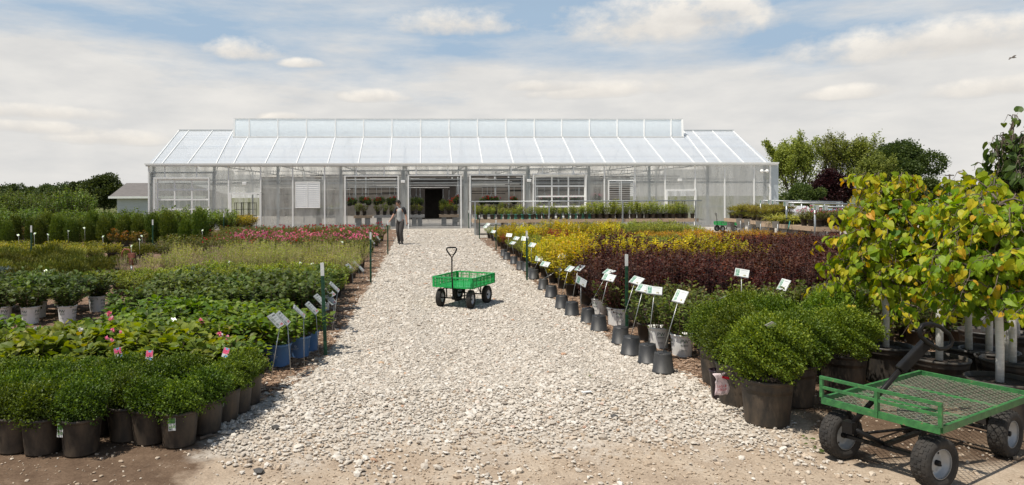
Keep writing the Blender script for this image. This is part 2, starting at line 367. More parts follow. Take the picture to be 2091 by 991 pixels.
# mulch beds under the plants
sheet('mulch_bed', [(-30, 39.4), (-30, 6.6)] + jag((-4, 6.6), (-1.75, 6.55), 14, .05) + jag((-1.5, 6.7), (-1.12, 8.6), 14, .05) + jag((-1.12, 8.6), (-1.12, 39.4), 60, .06), .008, M_mulch)
sheet('mulch_bed', jag((3.0, 6.3), (2.5, 9.2), 16, .05) + jag((2.45, 9.2), (2.55, 31.3), 50, .06) + [(24, 31.3), (24, 5.6), (4.5, 5.6)], .008, M_mulch)
pathL = [(-1.62, 5.9), (-1.45, 6.5), (-1.2, 7.3), (-1.12, 8.5), (-1.1, 15), (-1.13, 39.9)]
pathR = [(2.95, 6.0), (2.75, 7.0), (2.5, 8.6), (2.4, 12), (2.45, 20), (2.6, 39.9)]
def interp(P, y):
    for (x0, y0), (x1, y1) in zip(P, P[1:]):
        if y <= y1: t = max(0, (y - y0) / (y1 - y0)); return x0 + (x1 - x0) * t
    return P[-1][0]
pp = []
for a, b in list(zip(pathL, pathL[1:]))[2:]: pp += jag(a, b, 12, .05)
pq = []
for a, b in list(zip(pathR[::-1], pathR[::-1][1:]))[:-1]: pq += jag(a, b, 12, .05)
pp = [(-1.35, 6.7)] + pp + [(-1.13, 39.97)] + [(2.6, 39.97)] + pq + jag((2.80, 6.7), (-1.35, 6.65), 60, .10)
sheet('gravel_path', pp, .012, M_gravel)
sheet('gravel_aisle', [(2.4, 31.2), (2.4, 39.97), (40, 60), (40, 26), (12.5, 26.5), (10.6, 31.3)], .016, M_gravel)
sheet('concrete_apron', [(-16.2, 39.75), (21.4, 39.75), (21.4, 70), (-16.2, 70)], .02, concrete)

# ------------------------------------------------------------------ loose stones, chips
def ico():
    t = (1 + 5 ** .5) / 2
    V = np.array([(-1, t, 0), (1, t, 0), (-1, -t, 0), (1, -t, 0), (0, -1, t), (0, 1, t), (0, -1, -t), (0, 1, -t), (t, 0, -1), (t, 0, 1), (-t, 0, -1), (-t, 0, 1)], float); V /= np.linalg.norm(V[0])
    Fc = np.array([(0, 11, 5), (0, 5, 1), (0, 1, 7), (0, 7, 10), (0, 10, 11), (1, 5, 9), (5, 11, 4), (11, 10, 2), (10, 7, 6), (7, 1, 8), (3, 9, 4), (3, 4, 2), (3, 2, 6), (3, 6, 8), (3, 8, 9), (4, 9, 5), (2, 4, 11), (6, 2, 10), (8, 6, 7), (9, 8, 1)])
    return V, Fc
def scatter_mesh(name, P, size, V0, F0, jit, flat, mats, rnd, z0):
    n = len(P); k = len(V0)
    V = np.repeat(V0[None], n, 0) * (1 + RNG.uniform(-jit, jit, (n, k, 1)))
    V *= RNG.uniform(.65, 1.25, (n, 1, 3)) * np.array([1, 1, flat])
    ax = RNG.uniform(-.5, .5, (n,)); c, s = np.cos(ax)[:, None], np.sin(ax)[:, None]
    y, z = V[:, :, 1] * c - V[:, :, 2] * s, V[:, :, 1] * s + V[:, :, 2] * c; V = np.stack([V[:, :, 0], y, z], 2)
    ax = RNG.uniform(0, 6.28, (n,)); c, s = np.cos(ax)[:, None], np.sin(ax)[:, None]
    x, y = V[:, :, 0] * c - V[:, :, 1] * s, V[:, :, 0] * s + V[:, :, 1] * c; V = np.stack([x, y, V[:, :, 2]], 2)
    V *= size[:, None, None]; V[:, :, 0] += P[:, None, 0]; V[:, :, 1] += P[:, None, 1]; V[:, :, 2] += z0 + size[:, None] * flat * .35
    Fa = (F0[None] + (np.arange(n) * k)[:, None, None]).reshape(-1, F0.shape[1])
    return npmesh(name, V.reshape(-1, 3), [Fa], mats, False, None, np.repeat(rnd, len(F0)))
def rampattr(name, cols, rough=.9):
    m, N, L, b = newmat(name); at = N.new('ShaderNodeAttribute'); at.attribute_name = 'rnd'; rp = N.new('ShaderNodeValToRGB'); e = rp.color_ramp.elements
    e[0].position, e[0].color = cols[0][0], (*cols[0][1], 1); e[1].position, e[1].color = cols[-1][0], (*cols[-1][1], 1)
    for p, c in cols[1:-1]: k = e.new(p); k.color = (*c, 1)
    tc = N.new('ShaderNodeTexCoord'); no = N.new('ShaderNodeTexNoise'); no.inputs['Scale'].default_value = 90; no.inputs['Detail'].default_value = 3; L.new(tc.outputs['Object'], no.inputs['Vector'])
    mr = N.new('ShaderNodeMapRange'); mr.inputs[3].default_value = .7; mr.inputs[4].default_value = 1.25; L.new(no.outputs['Fac'], mr.inputs[0])
    hs = N.new('ShaderNodeHueSaturation'); L.new(rp.outputs[0], hs.inputs['Color']); L.new(mr.outputs[0], hs.inputs['Value']); L.new(at.outputs['Fac'], rp.inputs[0]); L.new(hs.outputs[0], b.inputs['Base Color'])
    b.inputs['Roughness'].default_value = rough; setin(b, 'Specular IOR Level', .2); return m
stone_m = rampattr('limestone', [(0, (.24, .205, .17)), (.04, (.42, .365, .305)), (.3, (.52, .465, .395)), (.75, (.60, .55, .48)), (.985, (.67, .63, .57)), (.993, (.46, .26, .17)), (1, (.50, .36, .24))])
dirtstone_m = rampattr('dusty_stone', [(0, (.22, .17, .13)), (.1, (.38, .30, .22)), (.7, (.48, .385, .29)), (1, (.60, .53, .44))])
chip_m = rampattr('mulch_chip', [(0, (.09, .05, .03)), (.3, (.26, .16, .10)), (.7, (.42, .29, .20)), (1, (.58, .45, .34))])
IV, IF = ico()
def wob(y, s): return .09 * math.sin(y * 5.1 + s) + .06 * math.sin(y * 13.7 + s * 2) + .04 * math.sin(y * 29 + s)
P = []
for (y0, y1, dens) in ((4.3, 8.5, 2400), (8.5, 12.5, 1700), (12.5, 17, 900), (17, 25, 330), (25, 38, 110)):
    n = int((y1 - y0) * 4.8 * dens)
    for x, y in zip(RNG.uniform(-1.9, 3.1, n), RNG.uniform(y0, y1, n)):
        l = interp(pathL, y) + wob(y, 1); r = interp(pathR, y) + wob(y, 4)
        if l < x < r:
            if abs(abs(x - .85 + .1 * math.sin(y * .7)) - .78) < .2 + .05 * math.sin(y * 3.3) and random.random() < .45: continue
            if y < 6.6 and random.random() > max(.012, max(0, (y - 4.5) / 1.7) ** 1.6 + .22 * math.sin(x * 3.1) * math.sin(y * 4 + x * 5)): continue
            P.append((x, y))
        elif (l - .3 < x < r + .3) and y > 5.6 and random.random() < .05: P.append((x, y))
P = np.array(P); sz = RNG.lognormal(math.log(.0115), .42, len(P)).clip(.0045, .038) * np.interp(P[:, 1], [9, 14, 20, 38], [1, 1.25, 1.7, 2.4])
tag(link('gravel_stones', scatter_mesh('gravel_stones', P, sz, IV, IF, .22, .52, stone_m, RNG.random(len(P)), .012)), kind='stuff')
# sparse stones and grit in the dirt of the foreground
n = 30000; P = np.stack([RNG.uniform(-3.6, 5.2, n), RNG.uniform(4.05, 6.6, n)], 1)
keep = RNG.random(n) < np.where((P[:, 0] < -1.3), .12, np.where(P[:, 0] > 3.0, .16, .55)); P = P[keep]
sz = RNG.lognormal(math.log(.0058), .62, len(P)).clip(.0025, .030)
tag(link('dirt_pebbles', scatter_mesh('dirt_pebbles', P, sz, IV, IF, .25, .6, dirtstone_m, RNG.random(len(P)), .006)), kind='stuff')
BV = np.array([(-1, -.22, 0), (1, -.16, 0), (.9, .2, 0), (-1, .15, 0), (-.9, -.12, .12), (.85, -.1, .1), (.8, .12, .12), (-.9, .1, .1)], float); BF = np.array([(4, 5, 6, 7), (0, 1, 5, 4), (1, 2, 6, 5), (2, 3, 7, 6), (3, 0, 4, 7)])
P = []
for (x0, x1, y0, y1, dn) in ((-1.9, -1.05, 6.3, 12, 1300), (-1.6, -1.0, 12, 24, 500), (2.4, 3.4, 6.3, 14, 1100), (2.4, 3.0, 14, 24, 400), (-8, -4.5, 9, 24, 60), (3.4, 8, 6.5, 10, 150), (4.4, 9, 6.6, 12, 300)):
    k = int((x1 - x0) * (y1 - y0) * dn); a = np.stack([RNG.uniform(x0, x1, k), RNG.uniform(y0, y1, k)], 1)
    ok = [not (interp(pathL, q[1]) + .02 < q[0] < interp(pathR, q[1]) - .04) for q in a]; P.append(a[ok])
P = np.concatenate(P); sz = RNG.uniform(.012, .034, len(P))
tag(link('mulch_chips', scatter_mesh('mulch_chips', P, sz, BV, BF, .2, 1.0, chip_m, RNG.random(len(P)), .012)), kind='stuff')

# ------------------------------------------------------------------ greenhouse
YF = 40.1; YR = 44.7
def fx(px, py=400): return PY(px, py, YF).x
def fz(px, py): return PY(px, py, YF).z
def polycarb(name, base, tfac, rough, tcol, transl=.3, vs=1.2):
    m, N, L, b = newmat(name)
    tc = N.new('ShaderNodeTexCoord'); mp = N.new('ShaderNodeMapping'); mp.inputs['Scale'].default_value = (1.3, 1, .28) if vs > 1 else (1, .3, .3)
    no = N.new('ShaderNodeTexNoise'); no.inputs['Scale'].default_value = 1.3; no.inputs['Detail'].default_value = 6; no.inputs['Roughness'].default_value = .6
    L.new(tc.outputs['Object'], mp.inputs[0]); L.new(mp.outputs[0], no.inputs['Vector'])
    b.inputs['Base Color'].default_value = (*base, 1); b.inputs['Roughness'].default_value = rough; setin(b, 'Specular IOR Level', .6)
    wv = N.new('ShaderNodeTexWave'); wv.inputs['Scale'].default_value = 16; wv.inputs['Distortion'].default_value = .4; wv.bands_direction = 'X'; L.new(tc.outputs['Object'], wv.inputs['Vector'])
    bp = N.new('ShaderNodeBump'); bp.inputs['Strength'].default_value = .12; bp.inputs['Distance'].default_value = .01; L.new(wv.outputs['Fac'], bp.inputs['Height']); L.new(bp.outputs[0], b.inputs['Normal'])
    tl = N.new('ShaderNodeBsdfTranslucent'); tl.inputs[0].default_value = (*[min(1, v * 1.15) for v in base], 1)
    m1 = N.new('ShaderNodeMixShader'); m1.inputs[0].default_value = transl; L.new(b.outputs[0], m1.inputs[1]); L.new(tl.outputs[0], m1.inputs[2])
    tp = N.new('ShaderNodeBsdfTransparent'); tp.inputs[0].default_value = (*tcol, 1)
    mr = N.new('ShaderNodeMapRange'); mr.inputs[1].default_value = .3; mr.inputs[2].default_value = .7; mr.inputs[3].default_value = max(.02, tfac - .28 * (vs > 1) - .08); mr.inputs[4].default_value = tfac + .26 * (vs > 1) + .08; L.new(no.outputs['Fac'], mr.inputs[0])
    m2 = N.new('ShaderNodeMixShader'); L.new(mr.outputs[0], m2.inputs[0]); L.new(m1.outputs[0], m2.inputs[1]); L.new(tp.outputs[0], m2.inputs[2])
    L.new(m2.outputs[0], N['Material Output'].inputs[0]); return m
M_wallpc = polycarb('wall_polycarbonate', (.60, .595, .57), .50, .20, (.90, .90, .88), .46, 2)
M_roofpc = polycarb('roof_polycarbonate', (.75, .80, .86), .12, .28, (.9, .92, .95), .42, .5)
M_ventpc = polycarb('vent_polycarbonate', (.84, .89, .94), .06, .30, (.9, .92, .95), .62, .5)
M_glass = polycarb('door_glass', (.30, .31, .31), .72, .05, (.88, .9, .9), .1, .5)
gh = thing('greenhouse', 'long clear panelled greenhouse with raised ridge vent at the end of the path', 'greenhouse', ((fx(303) + fx(1578)) / 2, YF, 0))
GO = gh.location.copy()
def gobj(mb, name, m, parent=gh):
    me = mb.mesh(name, m); me.transform(Matrix.Translation(-GO)); return link(name, me, parent) if parent is gh else link(name, me, parent)
XL, XR = fx(304), fx(1572); ZE = 3.68
doors = [(706, 812, 361, 'd'), (835, 940, 360, 'd'), (961, 1068, 359, 'd')]
glazed = [(317, 426, 365), (1090, 1195, 357)]
pdoors = [(469, 534, 394), (1359, 1421, 387)]
ops = [(fx(a), fx(b), 0, fz(a, t)) for a, b, t, *_ in doors + glazed + pdoors]
louv = [(603, 654, 372, 425), (1242, 1294, 368, 425)]
ops += [(fx(a), fx(b), fz(a, d), fz(a, t)) for a, b, t, d in louv]
mull = [337, 402, 467, 532.6, 598, 663, 728, 784.5, 850, 914.6, 979, 1043.6, 1107.5, 1171, 1234, 1296.4, 1358, 1419.4, 1479.5, 1539.6]
# wall sheet split into cells round the openings
xs = sorted(set([XL, XR] + [v for o in ops for v in o[:2]])); zs = sorted(set([.12, ZE] + [v for o in ops for v in o[2:] if v > 0]))
w = MB()
for a, b in zip(xs, xs[1:]):
    for c, d in zip(zs, zs[1:]):
        mx_, mz_ = (a + b) / 2, (c + d) / 2
        if any(o[0] < mx_ < o[1] and o[2] < mz_ < o[3] for o in ops): continue
        w.add([(a, YF, c), (b, YF, c), (b, YF, d), (a, YF, d)], [(0, 1, 2, 3)])
gobj(w, 'wall', M_wallpc)
w = MB()
for X in (XL, XR):
    w = MB(); w.add([(X, YF, .12), (X, 67.7, .12), (X, 67.7, ZE), (X, YF, ZE)], [(0, 1, 2, 3)]); gobj(w, 'side_wall', M_wallpc)
w = MB()
for k in range(3):
    y0 = YF + 9.2 * k
    for X in (XL + .02, XR - .02): w = MB(); w.add([(X, y0, ZE), (X, y0 + 9.2, ZE), (X, y0 + 4.6, 6.15)], [(0, 1, 2)]); gobj(w, 'gable', M_wallpc)
def blocked(X, z): return any(o[0] - .01 < X < o[1] + .01 and o[2] <= z < o[3] for o in ops)
w = MB()
for p in mull:
    X = fx(p); z = .02; segs = []; step = .04; cur = None
    zz = .14
    while zz < ZE:
        if not blocked(X, zz):
            if cur is None: cur = zz
        elif cur is not None: segs.append((cur, zz)); cur = None
        zz += step
    if cur is not None: segs.append((cur, ZE))
    for a, b in segs: w = MB(); w.box(X - .038, X + .038, YF - .045, YF - .003, a, b); gobj(w, 'mullion', white_alu)
w = MB(); w.box(XL - .03, XL + .05, YF - .06, YF - .003, .12, ZE); gobj(w, 'mullion', white_alu); w = MB(); w.box(XR - .05, XR + .05, YF - .07, YF - .003, .12, ZE)
gobj(w, 'mullion', white_alu)
w = MB(); w.box(XL - .02, XR + .02, YF - .08, YF + .1, .021, .12)
gobj(w, 'sill_kerb', concrete)
# structural frame behind the sheet
w = MB(); posts = [fx(p) for p in (436, 566, 695, 824, 952.7, 1080, 1204.5, 1328, 1447.7)] + [XL + .22, XR - .2]
for X in posts: w = MB(); w.box(X - .06, X + .06, YF + .12, YF + .27, .02, ZE); gobj(w, 'post', pale_steel)
w = MB()
for a, b, t, *_ in doors + glazed:
    w = MB(); za = fz(a, t)
    for X in (fx(a) - .25, fx(b) + .25): w.box(X - .045, X + .045, YF + .06, YF + .15, .02, za + .30)
    w.box(fx(a) - .295, fx(b) + .295, YF + .06, YF + .15, za + .30, za + .38); gobj(w, 'door_portal', pale_steel)
xx = sorted([XL + .02, XR - .02] + [v for a, b, t, *_ in doors + glazed + pdoors for v in (fx(a) - .12, fx(b) + .12)])
for i in range(0, len(xx), 2):
    for zz in (1.2, 2.62): w = MB(); w.box(xx[i], xx[i + 1], YF + .03, YF + .07, zz, zz + .06); gobj(w, 'girt', pale_steel)
w = MB(); w.box(XR + .08, XR + .55, YF + .03, YF + .12, .02, ZE + .1); gobj(w, 'corner_panel', pale_steel)
w = MB(); w.box(XL - .12, XR + .42, YF - .17, YF + .06, ZE + .003, ZE + .13); w.box(XL - .16, XR + .46, YF - .22, YF - .172, ZE + .09, ZE + .175); gobj(w, 'gutter', white_alu)
for p in (785, 849.7): pass
# door frames and doors
def frame_rect(name, a, b, z0, z1, t, m=white_alu, dy=.09, parent=gh):
    w = MB(); w.box(a - t, a, YF - dy, YF + .05, z0, z1 + t); w.box(b, b + t, YF - dy, YF + .05, z0, z1 + t); w.box(a, b, YF - dy, YF + .05, z1, z1 + t)
    return gobj(w, name, m, parent)
for a, b, t, *_ in doors:
    f = frame_rect('door_opening', fx(a), fx(b), .02, fz(a, t), .07)
    w = MB(); w.box(fx(a), fx(b), YF + .06, YF + .1, fz(a, t) - .05, fz(a, t) + .02); gobj(w, 'header_seal', dark_int, f)
    # sectional door rolled up on its tracks under the roof
    for X in (fx(a) + .05, fx(b) - .05): w = MB(); w.tube([(X, YF + .16, .1), (X, YF + .16, 2.95), (X, YF + .35, 3.16), (X, YF + 3.2, 3.22)], .022, 6); gobj(w, 'door_track', galv, f)
for a, b, t in glazed:
    x0, x1, z1 = fx(a), fx(b), fz(a, t); f = frame_rect('sectional_door', x0, x1, .02, z1, .07)
    w = MB(); n = 3; x0 += .1
    for i in range(n + 1):
        X = x0 + (x1 - x0) * i / n; w.box(X - .04, X + .04, YF + .055, YF + .10, .03, z1 - .02)
    rows = 5
    for j in range(rows + 1):
        z = .06 + (z1 - .14) * j / rows; w.box(x0, x1, YF + .050, YF + .095, z - .045, z + .045)
    gobj(w, 'door_grid', white_alu, f)
    w = MB(); w.add([(x0, YF + .11, .03), (x1, YF + .11, .03), (x1, YF + .11, z1), (x0, YF + .11, z1)], [(0, 1, 2, 3)]); gobj(w, 'door_glazing', M_glass, f)
for a, b, t in pdoors: frame_rect('door_frame', fx(a) + .1, fx(b) - .1, .02, fz(a, t) - .1, .10)
for i, (a, b, t, d) in enumerate(louv):
    x0, x1, z0, z1 = fx(a), fx(b), fz(a, d), fz(a, t); w = MB()
    w.box(x0, x1, YF - .09, YF - .004, z1 - .04, z1); w.box(x0, x1, YF - .09, YF - .004, z0, z0 + .04); w.box(x0, x0 + .04, YF - .09, YF - .004, z0 + .04, z1 - .04); w.box(x1 - .04, x1, YF - .09, YF - .004, z0 + .04, z1 - .04)
    xm = (x0 + x1) / 2; w.box(xm - .02, xm + .02, YF - .095, YF - .006, z0 + .04, z1 - .04)
    f = gobj(w, 'louvre', white_alu); w = MB(); n = 13
    for k in range(n):
        z = z0 + .08 + (z1 - z0 - .13) * k / (n - 1)
        if i == 0: w.add([(x0 + .04, YF - .09, z - .05), (x1 - .04, YF - .09, z - .05), (x1 - .04, YF - .05, z + .06), (x0 + .04, YF - .05, z + .06)], [(0, 1, 2, 3)])
        else: w.box(x0 + .04, x1 - .04, YF - .12, YF - .02, z - .008, z + .008)
    gobj(w, 'louvre_blades', white_alu, f)
# roof
def rp(px, py, Y): return PY(px, py, Y)
RX0, RX1 = PY(366, 268, YR).x, PY(1498, 266, YR).x; ZR = 6.18; ZB = ZE + .12
VX0, VX1 = PY(477, 281, 43.75).x, PY(1395, 280, 43.75).x
w = MB()
def slope(X, Y): return (X, Y, ZB + (ZR - ZB) * (Y - YF) / (YR - YF))
w.add([slope(XL - .05, YF), slope(XR + .1, YF), slope(RX1, YR), slope(RX0, YR)], [(0, 1, 2, 3)])
gobj(w, 'roof', M_roofpc)
w = MB()
for k in range(3):
    y0 = YF + 9.2 * k
    if k: w.add([(XL, y0, ZB), (XR, y0, ZB), (XR, y0 + 4.6, ZR), (XL, y0 + 4.6, ZR)], [(0, 1, 2, 3)])
    w.add([(XL, y0 + 4.6, ZR - .004), (XR, y0 + 4.6, ZR - .004), (XR, y0 + 9.2, ZB), (XL, y0 + 9.2, ZB)], [(0, 1, 2, 3)])
M_rearpc = polycarb('rear_roof_polycarbonate', (.86, .84, .80), .25, .4, (.95, .94, .92), .72, .5); gobj(w, 'rear_roof', M_rearpc)
w = MB()
eav = [XL - .03] + [fx(p, 337) for p in (331, 383, 441)]
bars = [(311, 366), (330.5, 386), (383, 434.5), (441, 476)]
barsM = [(477, 506), (541, 568), (605, 626), (669, 684.5), (731.5, 742), (796, 800.5), (859, 859.5), (922.5, 917.5), (985.5, 976), (1048.5, 1033), (1111, 1090), (1174, 1148.5), (1237, 1205), (1298, 1261.5), (1358, 1315), (1418, 1370)]
barsR = [(1445, 1395), (1473.5, 1414), (1519, 1454), (1564, 1496)]
def Yat(py_unused, t): return YF + (YR - YF) * t
for e, tpx in bars + barsR:
    a = PY(e, 337, YF).x; b = PY(tpx, 267, YR).x; w = MB(); w.beam((a, YF, ZB + .03), (b, YR, ZR + .03), .04, .05); gobj(w, 'glazing_bar', white_alu)
for e, tpx in barsM:
    a = PY(e, 337, YF).x; b = PY(tpx, 281, 43.7).x; p = slope(b, 43.7); w = MB(); w.beam((a, YF, ZB + .03), (p[0], p[1], p[2] + .03), .04, .05); gobj(w, 'glazing_bar', white_alu)
w = MB()
for t in (.13, .52, .8):
    a = slope(XL - .05 + (RX0 - XL + .05) * t, YF + (YR - YF) * t); b = slope(XR + .1 + (RX1 - XR - .1) * t, YF + (YR - YF) * t)
    w = MB(); w.beam((a[0], a[1], a[2] - .05), (b[0], b[1], b[2] - .05), .06, .05); gobj(w, 'purlin', pale_steel)
w = MB(); w.beam((RX0, YR, ZR + .05), (VX0 + .1, YR, ZR + .05), .12, .05); gobj(w, 'ridge_cap', pale_steel); w = MB(); w.beam((VX1 - .1, YR, ZR + .05), (RX1, YR, ZR + .05), .12, .05)
gobj(w, 'ridge_cap', pale_steel)
# raised ridge vent: front flap almost upright, shallow back
vz0, vz1 = 5.72, 6.86; TY = 43.95; tx0, tx1 = PY(478.5, 243, TY).x, PY(1392.5, 243, TY).x
vent = MB(); vent.add([(VX0, 43.72, vz0), (VX1, 43.72, vz0), (tx1, TY, vz1), (tx0, TY, vz1)], [(0, 1, 2, 3)])
vent.add([(tx0, TY, vz1), (tx1, TY, vz1), (tx1, 46.4, 5.55), (tx0, 46.4, 5.55)], [(0, 1, 2, 3)])
vo = gobj(vent, 'ridge_vent', M_ventpc); w = MB()
for X0, X1 in ((VX0, tx0), (VX1, tx1)): w = MB(); w.add([(X0, 43.72, vz0), (X1, TY, vz1), (X1, 46.4, 5.55)], [(0, 1, 2)]); gobj(w, 'vent_end', M_ventpc, vo)
w = MB(); pass; w = MB()
vb = [477.5, 509, 567.5, 626, 685, 742.5, 800.5, 859, 917, 975, 1033, 1091, 1147, 1203.5, 1260, 1315, 1370, 1394]
for i, p in enumerate(vb):
    a = PY(p, 281, 43.7); q = p + (1 if p < 500 else -1.5 if p > 1390 else 0); b = PY(q, 243, TY); w.beam((a.x, 43.69, vz0), (b.x, TY - .03, vz1), .07 if 0 < i < len(vb) - 1 else .12, .05)
w.beam((VX0 - .03, 43.69, vz0 - .02), (VX1 + .03, 43.69, vz0 - .02), .07, .09); w.beam((tx0 - .03, TY, vz1 + .02), (tx1 + .03, TY, vz1 + .02), .1, .07)
gobj(w, 'vent_bars', white_alu, vo)
# wall lamps over doors and the twin floodlight at the corner
for p, q in ((500, 375), (823, 371), (1080, 369), (1387, 368)):
    c = PY(p, q, YF); w = MB(); w.box(c.x - .12, c.x + .12, YF - .16, YF - .05, c.z - .08, c.z + .08); o = gobj(w, 'wall_lamp', white_alu); bevel(o, .015)
w = MB(); c = PY(1558, 350, YF); w.box(c.x - .22, c.x + .22, YF - .14, YF - .08, c.z - .02, c.z + .04)
for dx in (-.16, .16): w.ell((c.x + dx, YF - .18, c.z), .11)
gobj(w, 'floodlight', white_alu)
# interior trusses, gutter posts and irrigation pipes
w = MB()
for X in [fx(p) for p in (436, 566, 695, 824, 952.7, 1080, 1204.5, 1328, 1447.7)]:
    for k in range(3):
        w = MB(); y0 = YF + 9.2 * k
        if k: w.tube([(X, y0, .02), (X, y0, ZB)], .06, 6)
        w.tube([(X, y0 + .2, ZB - .05), (X, y0 + 9.0, ZB - .05)], .035, 6)
        w.tube([(X, y0 + .2, ZB - .05), (X, y0 + 4.6, ZR - .08), (X, y0 + 9.0, ZB - .05)], .035, 6)
        for q in (2.3, 4.6, 6.9): w.tube([(X, y0 + q, ZB - .05), (X, y0 + q, ZB + (ZR - ZB) * (1 - abs(q - 4.6) / 4.6))], .02, 5)
        for q in (1.2, 3.4, 5.8, 8.0): w.tube([(X, y0 + q, ZB - .05), (X, y0 + q + (1.1 if q < 4 else -1.1), ZB + (ZR - ZB) * (1 - abs(q + (1.1 if q < 4 else -1.1) - 4.6) / 4.6))], .016, 5)
        w.tube([(X, y0 + 9.2, ZB - 1.1), (X, y0 + 8.3, ZB - .05)], .022, 5); w.tube([(X, y0, ZB - 1.1), (X, y0 + .9, ZB - .05)], .022, 5)
        gobj(w, 'truss', galv)
w = MB()
for k in range(3):
    for q in (1.0, 2.2, 3.4, 5.0, 6.2, 7.4, 8.6): w.tube([(XL + .1, YF + 9.2 * k + q, ZB + (ZR - ZB) * (1 - abs(q - 4.6) / 4.6) - .06), (XR - .1, YF + 9.2 * k + q, ZB + (ZR - ZB) * (1 - abs(q - 4.6) / 4.6) - .06)], .022, 5)
    for q, zz in ((1.6, 2.75), (3.6, 2.95), (5.6, 2.75), (7.6, 3.1)): w.tube([(XL + .3, YF + 9.2 * k + q, zz), (XR - .3, YF + 9.2 * k + q, zz)], .018, 5)
gobj(w, 'pipe_rails', galv)
w = MB(); rr_ = random.Random(5)
for k in range(26):
    Y = rr_.uniform(45, 66); z = rr_.uniform(2.1, 3.6) if Y > 52 else rr_.uniform(2.7, 3.5); x0 = rr_.uniform(XL + 1, XR - 12); w.tube([(x0, Y, z), (x0 + rr_.uniform(6, 12), Y, z)], rr_.uniform(.015, .045), 5)
gobj(w, 'irrigation_pipes', black_paint)
w = MB()
for k in range(30):
    Y = rr_.uniform(46, 64); z = rr_.uniform(2.5, 3.5); x0 = rr_.uniform(XL + 1, XR - 8); w.tube([(x0, Y, z), (x0 + rr_.uniform(2, 7), Y, z)], rr_.uniform(.012, .03), 5)
gobj(w, 'hanging_rails', white_alu)
# rear store wall with an open doorway
dxa, dxb = PY(868, 430, 58).x, PY(902, 430, 58).x
w = MB(); w.box(XL, dxa, 67.6, 67.8, .02, 6.0); w.box(dxb, XR, 67.6, 67.8, .02, 6.0); w.box(dxa, dxb, 67.6, 67.8, 3.2, 6.0); gobj(w, 'rear_wall', mat('brown_grey_wall', (.20, .18, .16), (.14, .13, .12), 2, .9))
w = MB(); w.box(dxa - 2.2, dxb + 2.4, 56.0, 56.1, 2.5, 3.3); w.box(dxa - 2.2, dxa - .02, 56.0, 56.1, .02, 2.5); w.box(dxb + .02, dxb + 2.4, 56.0, 56.1, .02, 2.5)
w.box(dxa - .1, dxb + .1, 58.5, 58.6, .02, 2.6); w.box(dxa - .14, dxa - .06, 56.12, 58.6, .02, 2.6); w.box(dxb + .06, dxb + .14, 56.12, 58.6, .02, 2.6); w.box(dxa - .1, dxb + .1, 56.12, 58.5, 2.52, 2.6)
gobj(w, 'inner_doorway', mat('dark_brown_panel', (.04, .034, .03), (.025, .02, .018), 3, .8))
# ------------------------------------------------------------------ foliage
def unit(v): return v / np.maximum(np.linalg.norm(v, axis=-1, keepdims=True), 1e-6)
RH = (np.array([(0, 0, 0), (.26, .5, .05), (0, 1, -.04), (-.26, .5, .05)]), [np.array([(0, 1, 2), (0, 2, 3)])])
OV = (np.array([(0, 0, 0), (.26, .28, .07), (.24, .65, .04), (0, 1, -.14), (-.24, .65, .04), (-.26, .28, .07), (0, .5, 0)]), [np.array([(0, 1, 6), (1, 2, 6), (2, 3, 6), (3, 4, 6), (4, 5, 6), (5, 0, 6)])])
HT = (np.array([(0, .1, 0), (.26, -.04, .09), (.46, .2, .19), (.43, .52, .14), (.25, .85, .0), (0, 1.05, -.24), (-.25, .85, .02), (-.43, .52, .12), (-.46, .2, .16), (-.26, -.04, .09), (0, .45, -.02)]),
      [np.array([(0, 1, 10), (1, 2, 10), (2, 3, 10), (3, 4, 10), (4, 5, 10), (5, 6, 10), (6, 7, 10), (7, 8, 10), (8, 9, 10), (9, 0, 10)])])
ND = (np.array([(0, 0, 0), (.06, .5, 0), (0, 1, 0), (-.06, .5, 0)]), [np.array([(0, 1, 2, 3)])])
BL = (np.array([(-.04, 0, 0), (.04, 0, 0), (.03, .6, .04), (-.03, .6, .04), (0, 1, -.1)]), [np.array([(0, 1, 2, 3)]), np.array([(3, 2, 4)])])
def leaves(name, pos, d, up, size, tmpl, m, rnd, width=1.0):
    """one small real blade per entry: pos root, d growth direction, up approximate normal"""
    T, Fs = tmpl; n = len(pos); d = unit(d); a = unit(np.cross(d, up + RNG.normal(0, .05, up.shape))); c = np.cross(a, d)
    V = pos[:, None, :] + size[:, None, None] * (T[None, :, 0:1] * width * a[:, None, :] + T[None, :, 1:2] * d[:, None, :] + T[None, :, 2:3] * c[:, None, :])
    k = len(T); F = [(f[None] + (np.arange(n) * k)[:, None, None]).reshape(-1, f.shape[1]) for f in Fs]
    at = np.concatenate([np.repeat(rnd, len(f)) for f in Fs])
    return npmesh(name, V.reshape(-1, 3), F, m, False, None, at.clip(0, 1))
def rs(n, s=1.0): return RNG.normal(0, s, (n, 3))
